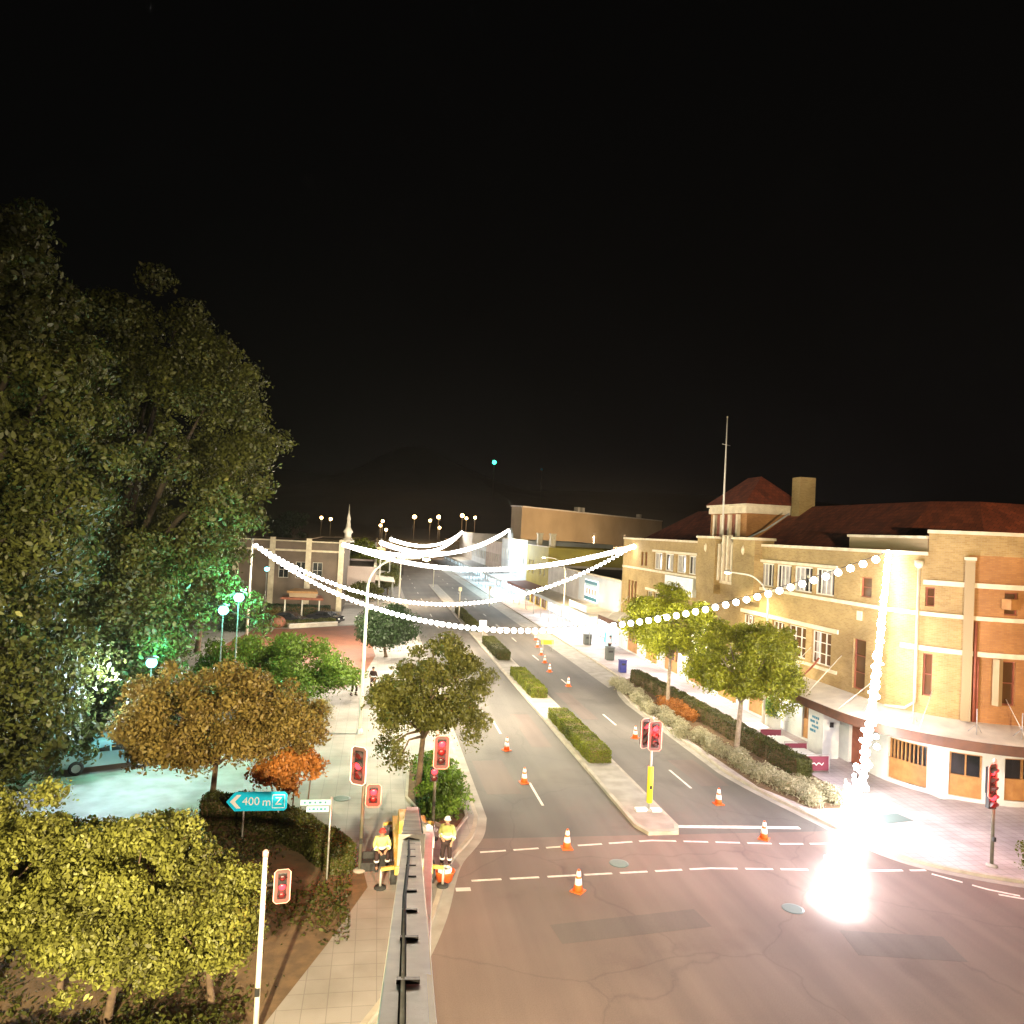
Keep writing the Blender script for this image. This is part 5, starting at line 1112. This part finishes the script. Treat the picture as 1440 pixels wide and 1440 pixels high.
# ------------------------------------------------------------------ traffic cones
t = thing('traffic_cone', 'cone', 'traffic cone', (7.78, 28.32, .005), 0, 'traffic cones along the street')
MB().box((0, 0, .02), (.42, .42, .04)).build('cone_base', 'orange', t, bevel=.01)
MB().lathe((0, 0, .04), [(.165, 0), (.13, .2), (.045, .68), (.03, .70)], 16).build('cone_body', 'orange', t)
MB().lathe((0, 0, .24), [(.134, 0), (.102, .2)], 16).build('reflective_collar', 'reflective', t)
MB().lathe((0, 0, .52), [(.092, 0), (.062, .16)], 16).build('reflective_collar', 'reflective', t)
CONES = [(7.78, 28.32, 'traffic cone standing on the upper row of crossing dashes, left carriageway'), (7.3, 24.9, 'traffic cone on the lower row of crossing dashes, nearest of all'), (7.56, 35.8, 'traffic cone at the head of the nearest left lane dash'),
    (7.61, 41.1, 'traffic cone between two left lane dashes, beside the olive tree'), (16.05, 32.66, 'traffic cone in the right lane beside the end of the dark hedge'), (16.18, 28.75, 'traffic cone at the stop line near the dazzling bulbs'),
    (15.89, 43.6, 'traffic cone left of the median signal head, level with the nearest median hedge'), (15.54, 58.4, 'traffic cone beside the second median hedge, first of the far line'), (15.39, 64.4, 'second cone of the far line in the right lanes'),
    (15.96, 68.9, 'third cone of the far line in the right lanes'), (16.58, 73.3, 'fourth cone of the far line in the right lanes'), (17.28, 78.3, 'fifth cone of the far line, below the bulbs'), (18.14, 83.5, 'last cone of the far line, farthest right')]
for i, (x, y, lb_) in enumerate(CONES):
    if i == 0: t['label'] = lb_
    else: dup(t, (x, y, .005), rng.random(), lb_)
t = thing('road_barrier', 'small yellow striped barrier board on feet among the far cones', 'barrier', (17.9, 76.5, .005)); MB().box((0, 0, .8), (1.3, .05, .45)).build('board', 'sleeve_yellow', t)
for x_ in (-.5, .5): MB().beam((x_, -.35, 0), (x_, 0, 1), .05, .05).build('leg', 'steel', t); MB().beam((x_, .35, 0), (x_, 0, 1), .05, .05).build('leg', 'steel', t)

# ------------------------------------------------------------------ people
def skin_mesh(name, m, verts, edges, radii, parent, root=0, sub=1):
    me = bpy.data.meshes.new(name); me.from_pydata(verts, edges, []); o = bpy.data.objects.new(name, me); COL.objects.link(o); me.materials.append(M[m])
    if parent: o.parent = parent
    md = o.modifiers.new('skin', 'SKIN'); md.use_smooth_shade = True
    sv = me.skin_vertices[0].data
    for i, r in enumerate(radii): sv[i].radius = (r, r) if not isinstance(r, tuple) else r; sv[i].use_root = (i == root)
    sd = o.modifiers.new('subd', 'SUBSURF'); sd.levels = sub; sd.render_levels = sub
    return o
def person(label, loc, rz, J, hat='helmet_white', tool=None, hi='hivis'):
    """J: joint positions in the person's own frame (faces -Y)"""
    t = thing('person', label, 'person', loc, rz); V = {k: Vector(v) for k, v in J.items()}
    names = ['pelvis', 'chest', 'neck', 'head', 'crown']; vs = [V[n] for n in names]; ed = [(0, 1), (1, 2), (2, 3), (3, 4)]; rd = [(.13, .1), (.15, .11), .055, .085, .075]
    idx = {n: i for i, n in enumerate(names)}
    def add(n, p, par, r):
        idx[n] = len(vs); vs.append(Vector(p)); ed.append((idx[par], idx[n])); rd.append(r)
    for s_ in 'LR':
        add('sh' + s_, V['sh' + s_], 'chest', .06); add('el' + s_, V['el' + s_], 'sh' + s_, .045); add('wr' + s_, V['wr' + s_], 'el' + s_, .03)
        d = (V['wr' + s_] - V['el' + s_]).normalized(); sd = d.cross(Vector((0, 0, 1)));
        if sd.length < .1: sd = Vector((1, 0, 0))
        sd.normalize(); dn = d.cross(sd); palm = V['wr' + s_] + d * .06; add('pa' + s_, palm, 'wr' + s_, .028)
        for k, (o_, ln) in enumerate(((-.032, .065), (-.011, .078), (.011, .074), (.03, .058))):
            add(f'f{k}a' + s_, palm + d * .045 + sd * o_, 'pa' + s_, .010); add(f'f{k}b' + s_, palm + d * (.045 + ln * .6) + sd * o_ + dn * .02, f'f{k}a' + s_, .009); add(f'f{k}c' + s_, palm + d * (.045 + ln * .8) + sd * o_ + dn * .045, f'f{k}b' + s_, .008)
        add('tha' + s_, V['wr' + s_] + d * .04 + sd * .045, 'wr' + s_, .011); add('thb' + s_, V['wr' + s_] + d * .075 + sd * .06 + dn * .02, 'tha' + s_, .009)
        add('hi' + s_, V['hi' + s_], 'pelvis', .09); add('kn' + s_, V['kn' + s_], 'hi' + s_, .06); add('an' + s_, V['an' + s_], 'kn' + s_, .045); add('to' + s_, V['to' + s_], 'an' + s_, .042)
    body = skin_mesh('body', 'skin', [tuple(v) for v in vs], ed, rd, t)
    hd = V['head']; fwd = Vector(J.get('look', (0, -1, 0))).normalized(); sx = Vector((0, 0, 1)).cross(fwd).normalized()
    MB().sphere(hd + fwd * .095 - Vector((0, 0, .01)), .018, 6, 4).build('nose', 'skin', body)
    for s_ in (-1, 1): MB().sphere(hd + fwd * .082 + sx * .03 * s_ + Vector((0, 0, .025)), .010, 6, 4).build('eye', 'black', body); MB().sphere(hd + sx * .088 * s_, .02, 6, 4).build('ear', 'skin', body)
    MB().beam(hd + fwd * .086 + sx * .02 - Vector((0, 0, .045)), hd + fwd * .086 - sx * .02 - Vector((0, 0, .045)), .008, .008).build('mouth', 'timber_red', body)
    # jacket and trousers as outer skins
    jn = ['pelvis', 'chest', 'neck', 'shL', 'elL', 'wrL', 'shR', 'elR', 'wrR']; jv = [tuple(V[n]) for n in jn]; jv[2] = tuple(V['chest'].lerp(V['neck'], .6)); jv[5] = tuple(V['elL'].lerp(V['wrL'], .85)); jv[8] = tuple(V['elR'].lerp(V['wrR'], .85))
    jk = skin_mesh('hi_vis_jacket', hi, jv, [(0, 1), (1, 2), (1, 3), (3, 4), (4, 5), (1, 6), (6, 7), (7, 8)], [(.185, .145), (.20, .155), .09, .085, .068, .055, .085, .068, .055], t)
    tn = ['pelvis', 'hiL', 'knL', 'anL', 'hiR', 'knR', 'anR']
    tr = skin_mesh('trousers', 'trouser', [tuple(V[n]) for n in tn], [(0, 1), (1, 2), (2, 3), (0, 4), (4, 5), (5, 6)], [.15, .115, .085, .075, .115, .085, .075], t)
    for s_ in 'LR':
        for f_ in (.45,):
            a_ = V['kn' + s_].lerp(V['an' + s_], f_); d = (V['an' + s_] - V['kn' + s_]).normalized(); MB().lathe(a_, [(.094, 0), (.092, .06)], 12, d).build('reflective_band', 'reflective', tr)
        a_ = V['el' + s_].lerp(V['wr' + s_], .3); d = (V['wr' + s_] - V['el' + s_]).normalized(); MB().lathe(a_, [(.079, 0), (.077, .05)], 12, d).build('reflective_band', 'reflective', jk)
        b_ = V['to' + s_]; a_ = V['an' + s_]; MB().beam((a_.x, a_.y + .06, .055), (b_.x, b_.y - .03, .045), .11, .11, .09, .07).build('boot', 'black', t, bevel=.02)
    d = (V['chest'] - V['pelvis']).normalized(); MB().lathe(V['pelvis'].lerp(V['chest'], .35), [(.205, 0), (.207, .06)], 18, d).build('reflective_band', 'reflective', jk)
    up = (V['crown'] - V['head']).normalized(); c_ = hd + up * .03
    MB().lathe(c_, [(.135, 0), (.135, .012), (.112, .018), (.108, .06), (.08, .11), (.03, .135), (.004, .14)], 16, up).build('helmet', hat, t)
    if tool: tool(t)
    return t
stand = dict(pelvis=(0, 0, .95), chest=(0, -.03, 1.33), neck=(0, -.03, 1.5), head=(0, -.08, 1.63), crown=(0, -.06, 1.72), shL=(.19, -.02, 1.42), elL=(.27, .02, 1.14), wrL=(.22, -.18, .95), shR=(-.19, -.02, 1.42), elR=(-.27, -.02, 1.14), wrR=(-.12, -.24, 1.08),
    hiL=(.1, 0, .88), knL=(.12, -.02, .5), anL=(.13, .02, .1), toL=(.14, -.14, .05), hiR=(-.1, 0, .88), knR=(-.13, -.03, .5), anR=(-.14, .02, .1), toR=(-.16, -.14, .05), look=(.1, -1, -.4))
person('worker in white helmet and pale hi-vis jacket standing right of the lift truck', (2.98, 26.75, PV), -.3, stand)
sit = dict(pelvis=(0, .1, .52), chest=(0, -.02, .9), neck=(0, -.06, 1.06), head=(0, -.13, 1.18), crown=(0, -.13, 1.27), shL=(.19, -.02, .98), elL=(.28, -.16, .74), wrL=(.14, -.36, .66), shR=(-.19, -.02, .98), elR=(-.28, -.16, .74), wrR=(-.12, -.36, .64),
    hiL=(.11, .06, .5), knL=(.2, -.36, .54), anL=(.18, -.36, .1), toL=(.2, -.52, .05), hiR=(-.11, .06, .5), knR=(-.2, -.36, .54), anR=(-.18, -.36, .1), toR=(-.2, -.52, .05), look=(0, -1, -.6))
person('worker in red cap and yellow vest sitting bent over on a dark crate', (.72, 27.0, PV), .1, sit, hat='cap_red')
t = thing('crate', 'dark crate the worker in the red cap sits on', 'crate', (.70, 27.12, PV)); MB().box((0, 0, .2), (.62, .42, .4)).build('crate_body', 'rubber', t, bevel=.02); MB().box((0, 0, .412), (.66, .46, .02)).build('lid', 'dark_metal', t)
t = thing('tool_case', 'black open tool case beside the sitting worker', 'case', (.28, 26.7, PV)); MB().box((0, 0, .15), (.5, .36, .3)).build('case_body', 'rubber', t, bevel=.02); MB().box((0, .2, .4), (.5, .04, .26)).build('lid', 'rubber', t)
bend = dict(pelvis=(0, .22, .9), chest=(0, -.1, 1.15), neck=(0, -.24, 1.2), head=(0, -.36, 1.22), crown=(0, -.40, 1.30), shL=(.19, -.14, 1.18), elL=(.22, -.26, .9), wrL=(.12, -.42, .75), shR=(-.19, -.14, 1.18), elR=(-.22, -.26, .9), wrR=(-.08, -.46, .8),
    hiL=(.1, .2, .85), knL=(.14, .02, .48), anL=(.14, .14, .1), toL=(.15, -.02, .05), hiR=(-.1, .2, .85), knR=(-.16, .1, .46), anR=(-.16, .26, .1), toR=(-.17, .1, .05), look=(0, -1, -.8))
person('worker in yellow jacket bending beside the white lamp post on the footpath', (-.95, 53.6, PV), .6, bend, hat='helmet_white')
person('worker in dark clothes standing just behind the lamp post', (.25, 55.0, PV), -.5, stand, hat='black', hi='trouser')
t = thing('long_pole', 'thin pale pole lying slanted on the footpath right of the workers', 'pole', (.6, 51.2, PV + .05)); MB().tube([(-.5, 2.3, .9), (.9, -2.0, .0)], .035, 8).build('shaft', 'cream', t)
t = thing('white_bag', 'white bag at the lower end of the thin pale pole', 'bag', (1.75, 48.6, PV)); MB().sphere((0, 0, .28), .42, 10, 7, .68).build('bag_body', 'reflective', t)
t = thing('cone_stack', 'orange and white tub full of cable at the feet of the standing worker', 'tub', (2.85, 25.75, PV)); MB().lathe((0, 0, 0), [(.26, 0), (.34, .3), (.36, .32), (.32, .33), (.28, .22), (.02, .2)], 16).build('tub_body', 'orange', t)
mb = MB(); mb.tube([(.22 * math.cos(a * .7), .22 * math.sin(a * .7), .27 + .004 * a) for a in range(36)], .03, 6); mb.build('cable_coil', 'reflective', t); t.name = 'cable_tub'

# ------------------------------------------------------------------ lift truck, boom running up to where the viewer stands
t = thing('lift_truck', 'cream lift truck with long boom raised towards the viewer, parked at the kerb', 'lift truck', (1.75, 26.2, PV))
MB().box((0, .9, .72), (1.25, 4.4, .28)).build('chassis', 'boom_yellow', t, bevel=.03)
for x_ in (-.62, .62):
    for y_ in (-.6, 2.3):
        wb_ = MB().lathe((x_ - .12 if x_ < 0 else x_ - .1, y_, .36), [(.2, 0), (.36, .02), (.36, .2), (.2, .22)], 18, (1, 0, 0)).build('wheel', 'rubber', t)
        MB().lathe((x_ + (.11 if x_ > 0 else -.13), y_, .36), [(.18, 0), (.18, .02), (.06, .03)], 12, (1, 0, 0)).build('rim', 'steel', wb_)
for x_, y_ in ((-1.05, -.9), (1.0, -.9), (-.95, 2.9), (.95, 2.9)):
    o_ = MB().beam((x_ * .4, y_, .7), (x_, y_, .62), .1, .1).build('outrigger', 'boom_yellow', t); MB().tube([(x_, y_, .62), (x_, y_, .06)], .045, 8).build('leg', 'steel', o_); MB().lathe((x_, y_, 0), [(.2, 0), (.2, .05), (.06, .08)], 12).build('foot_pad', 'rubber', o_)
MB().lathe((0, 1.4, .86), [(.42, 0), (.42, .16), (.34, .2), (.34, .4)], 18).build('turntable', 'boom_cream', t)
MB().box((-.28, 1.7, 1.15), (.34, 1.2, .5)).build('side_cabinet', 'boom_yellow', t, bevel=.03)
MB().box((.4, -.7, 1.15), (.38, 1.3, .55)).build('engine_cover', 'boom_white', t, bevel=.04)
A_ = Vector((0.02, 1.5, 1.5)); B_ = Vector((-1.62, -24.6, 10.15)); D_ = (B_ - A_)
p1_ = A_ + D_ * .55; p2_ = A_ + D_ * .80
MB().beam(A_ - D_.normalized() * .4, p1_, .42, .46, .38, .42).build('boom', 'boom_cream', t, bevel=.015)
MB().beam(p1_ + D_.normalized() * .004, A_ + D_ * .95, .30, .34, .26, .28).build('inner_boom', 'boom_cream', t, bevel=.01)
MB().beam(p1_ - D_.normalized() * .1, p1_ + D_.normalized() * .06, .46, .50).build('collar', 'dark_metal', t)
for sx_ in (-.235, .235): MB().beam(A_ + Vector((sx_, 0, .05)), p1_ + Vector((sx_ * .85, 0, .03)), .02, .06).build('edge_rail', 'boom_yellow', t)
MB().tube([A_ + Vector((.3, -.3, -.2)), A_ + Vector((.28, -4, 1.1))], .07, 10).build('hydraulic_ram', 'steel', t)
MB().beam((.42, -1.4, 1.85), (-1.2, -20.2, 7.5), .24, .26, .14, .16).build('lower_arm', 'boom_white', t, bevel=.01)
MB().box((.4, -.9, 1.65), (.42, 1.0, .36)).build('arm_head', 'boom_white', t, bevel=.02)
DN = D_.normalized()
for sx_ in (-.13, .13): MB().beam(p1_ + Vector((sx_, 0, .155)), A_ + D_ * .95 + Vector((sx_ * .85, 0, .13)), .03, .03).build('edge_rail', 'boom_yellow', t)
mb = MB(); mb.tube([p1_ + Vector((-.05, 0, .19)), A_ + D_ * .66 + Vector((-.03, 0, .2)), A_ + D_ * .8 + Vector((-.05, 0, .17)), A_ + D_ * .95 + Vector((-.02, 0, .16))], .018, 6); mb.build('hose', 'rubber', t)
for k_ in range(9): q_ = A_ + D_ * (.58 + .041 * k_); MB().beam(q_ + Vector((0, 0, .168)), q_ + DN * .07 + Vector((0, 0, .168)), .12, .02).build('hose_clip', 'dark_metal', t)
for k_ in range(6): q_ = A_ + D_ * (.04 + .09 * k_); MB().beam(q_ + Vector((0, 0, .215)), q_ + DN * .05 + Vector((0, 0, .215)), .40, .02).build('stiffener', 'boom_yellow', t)
mb = MB(); mb.tube([A_ + Vector((.24, 0, .2)), A_ + D_ * .2 + Vector((.23, 0, .18)), A_ + D_ * .5 + Vector((.2, 0, .2))], .022, 6); mb.build('hose', 'rubber', t)

# ------------------------------------------------------------------ parked car under the big tree
def car(label, x, y, rz, paint='car_paint'):
    t = thing('parked_car', label, 'car', (x, y, PV), rz)
    prof = [(-2.1, .32), (-2.15, .62), (-2.0, .86), (-1.25, .95), (-.62, 1.38), (.55, 1.43), (1.35, 1.0), (1.95, .9), (2.12, .68), (2.1, .32)]
    mb = MB(); W_ = .86
    def sec(w_, k): return [(w_ if not (z > 1.0) else w_ - .14, px, z) for px, z in prof]
    L_ = [(-(w_), px, z) for w_, px, z in sec(W_, 0)]; R2 = [(w_, px, z) for w_, px, z in sec(W_, 0)]; n = len(prof)
    for i in range(n - 1): mb.quad(L_[i], R2[i], R2[i + 1], L_[i + 1])
    mb.poly(L_); mb.poly(R2[::-1]); mb.quad(L_[0], L_[-1], R2[-1], R2[0]); b_ = mb.build('body', paint, t, bevel=.06)
    g = MB(); g.quad((-.66, -1.2, .985), (.66, -1.2, .985), (.60, -.66, 1.36), (-.60, -.66, 1.36)); g.v = [(a, b - .012, c + .012) for a, b, c in g.v]; g.build('windscreen', 'glass', t)
    g = MB(); g.quad((.66, 1.3, 1.03), (-.66, 1.3, 1.03), (-.6, .6, 1.4), (.6, .6, 1.4)); g.v = [(a, b + .012, c + .012) for a, b, c in g.v]; g.build('rear_window', 'glass', t)
    for s_ in (-1, 1):
        for y0, y1 in ((-.95, -.08), (0.0, .95)):
            g = MB(); g.quad((s_ * .872, y0, .96), (s_ * .872, y1, .96), (s_ * .74, y1 * .75, 1.34), (s_ * .74, y0 * .62, 1.34)); g.build('side_window', 'glass', t)
        MB().box((s_ * .62, -2.12, .68), (.34, .08, .15)).build('headlight', 'reflective', t, bevel=.02); MB().box((s_ * .66, 2.1, .72), (.26, .06, .16)).build('tail_light', 'lens_off', t)
        MB().box((s_ * .95, -.85, .98), (.16, .1, .1)).build('mirror', paint, t, bevel=.02)
        for y0 in (-1.32, 1.32):
            wl = MB().lathe((s_ * .80 - .1, y0, .32), [(.2, 0), (.32, .02), (.32, .19), (.2, .21)], 18, (1, 0, 0)).build('wheel', 'rubber', t); MB().lathe((s_ * .80 + (.11 if s_ > 0 else -.12), y0, .32), [(.19, 0), (.17, .01), (.05, .02)], 10, (1, 0, 0)).build('rim', 'steel', wl)
    return t
car('pale cyan lit car half hidden by leaves under the big tree', -11.9, 38.2, R(115))
M['car_dark'] = mat('car_dark', (.02, .02, .025), None, .25, spec=.7)
car('dark car parked behind the plaza wall, the left one of two', -9.6, 90.2, R(70), 'car_dark'); car('dark car parked behind the plaza wall, the right one of two beside the pale path', -5.6, 92.4, R(65), 'car_dark')
light('POINT', (-9.6, 35.2, 3.2), LP['car'], (.35, .95, 1.0), .2)

for k, (x, y) in enumerate(((-.9, 33.6), (9.4, 26.9), (14.2, 23.2))):
    t = thing('manhole_cover', 'round dark manhole cover, ' + ('in the left plaza', 'in the crossing between the two rows of dashes', 'in the open road near the dazzling heap')[k], 'cover', (x, y, PV + .006 if k == 0 else .004)); MB().lathe((0, 0, 0), [(.36, 0), (.36, .008), (.30, .012)], 20).build('cover_plate', 'plaque', t)
# ------------------------------------------------------------------ street furniture on the right
def wheelie(label, x, y, m, h=1.05, w_=.6):
    t = thing('litter_bin', label, 'bin', (x, y, PV), 0, 'bins on the right footpath'); MB().prism([(-w_ / 2, -w_ / 2), (w_ / 2, -w_ / 2), (w_ / 2, w_ / 2), (-w_ / 2, w_ / 2)], 0.02, h).build('bin_body', m, t, bevel=.03)
    MB().box((0, -.02, h + .04), (w_ + .08, w_ + .1, .07)).build('lid', m, t, bevel=.02); MB().box((0, -w_ / 2 - .006, h * .72), (w_ * .6, .01, .18)).build('slot', 'black', t)
wheelie('dark blue bin on the bright footpath', 21.9, 64.1, 'bin_blue'); wheelie('grey-green bin on the bright footpath, behind the blue one', 22.7, 70.4, 'bin_grey', 1.2, .75); wheelie('squat green-grey bin farther up near the white shop', 23.2, 80.1, 'bin_grey', 1.1, .8)
def barrier(label, x, y, L_, rz):
    t = thing('cafe_barrier', label, 'barrier', (x, y, PV), rz, 'cafe barriers behind the dark hedge')
    for s_ in (-1, 1): MB().tube([(s_ * L_ / 2, 0, 0), (s_ * L_ / 2, 0, 1.0)], .025, 6).build('post', 'steel', t)
    MB().tube([(-L_ / 2, 0, .97), (L_ / 2, 0, .97)], .02, 6).build('rail', 'steel', t)
    c_ = MB().box((0, 0, .52), (L_ - .08, .02, .74)).build('banner', 'maroon', t)
    mb = MB()
    pth_ = [(-.35 * L_ + .07 * i * L_, -.016, .5 + .07 * math.sin(i * 2.2)) for i in range(10)]; mb.tube(pth_, .028, 4); mb.build('faded_script', 'reflective', c_)
barrier('maroon cafe barrier banner at the near end, facing the crossing', 23.35, 36.5, 1.5, .0); barrier('maroon cafe barrier between the first two tables', 23.6, 38.9, 1.4, .0); barrier('maroon cafe barrier farthest up by the second right tree', 23.7, 41.8, 1.4, .0)
for k, (x, y, lbx) in enumerate(((23.3, 37.7, 'pale rectangular cafe table nearest the crossing'), (23.5, 40.2, 'pale rectangular cafe table in the middle of three'), (23.6, 43.2, 'pale rectangular cafe table farthest up'))):
    t = thing('cafe_table', lbx, 'table', (x, y, PV), 0, 'cafe tables behind the dark hedge'); MB().box((0, 0, .74), (1.1, 1.5, .04)).build('tabletop', 'reflective', t, bevel=.01)
    for a_ in (-.45, .45):
        for b_ in (-.65, .65): MB().tube([(a_, b_, 0), (a_, b_, .72)], .02, 6).build('leg', 'steel', t)
    MB().box((.95, 0, .44), (.35, 1.4, .04)).build('bench_seat', 'timber_red', t)
    for b_ in (-.6, .6): MB().box((.95, b_, .22), (.3, .05, .42)).build('bench_leg', 'steel', t)
t = thing('planter', 'white square planter with green plant by the timber panel under the awning', 'planter', (25.6, 45.1, PV)); MB().prism([(-.4, -.4), (.4, -.4), (.45, .45), (-.4, .4)], 0, .9).build('tub_body', 'white_tile', t)
r_ = np.random.default_rng(9); pts_, nr_ = blob_points([((0, 0, 1.5), (.55, .55, .65))], 1500, r_); leaves_mesh('foliage', pts_, nr_, .13, 'leaf_green', t, r_); MB().tube([(0, 0, .8), (0, 0, 1.5)], .05, 6).build('stem', 'bark', t)
for k, (x, y, h, lbx) in enumerate(((20.9, 28.9, 1.25, 'slim grey bollard beside the bright strand near the crossing'), (22.4, 32.6, 1.0, 'short grey bollard at the corner end of the garden bed'))):
    t = thing('bollard', lbx, 'bollard', (x, y, PV), 0, 'bollards on the right corner'); MB().lathe((0, 0, 0), [(.09, 0), (.07, .04), (.07, h - .08), (.05, h), (.01, h + .02)], 12).build('post', 'steel', t)
t = thing('pit_cover', 'grey-green rectangular pit cover in the bright corner pavement', 'cover', (23.2, 30.3, PV + .004)); MB().box((0, 0, .006), (1.5, .9, .012), .2).build('cover_plate', 'plaque', t)
t = thing('shop_stand', 'bluish display stand in the lit shop doorway beneath the awning', 'stand', (24.9, 78.0, PV)); MB().box((0, 0, .9), (.7, .5, 1.8)).build('cabinet', 'sign_pale', t); MB().box((-.36, 0, 1.1), (.01, .4, 1.0)).build('panel', 'sign_blue', t)
person('dark haired pedestrian in pale top by the lit shop doorway', (24.0, 74.6, PV), 1.2, stand, hat='black', hi='white_shop')

# ------------------------------------------------------------------ thin haze volume added to give lamps and bulbs a glow
hm = bpy.data.materials.new('haze_air'); hm.use_nodes = True; hn = hm.node_tree.nodes
hn.remove(hn['Principled BSDF']); pv = hn.new('ShaderNodeVolumePrincipled'); pv.inputs['Color'].default_value = (.9, .86, .8, 1)
pv.inputs['Density'].default_value = HD; pv.inputs['Anisotropy'].default_value = .55; hm.node_tree.links.new(pv.outputs[0], hn['Material Output'].inputs['Volume'])
M['haze_air'] = hm
hz = MB().bx(-145, 165, -32, 325, -1.2, 26).build('haze', 'haze_air'); tag(hz, kind='stuff')
S.cycles.volume_bounces = 0
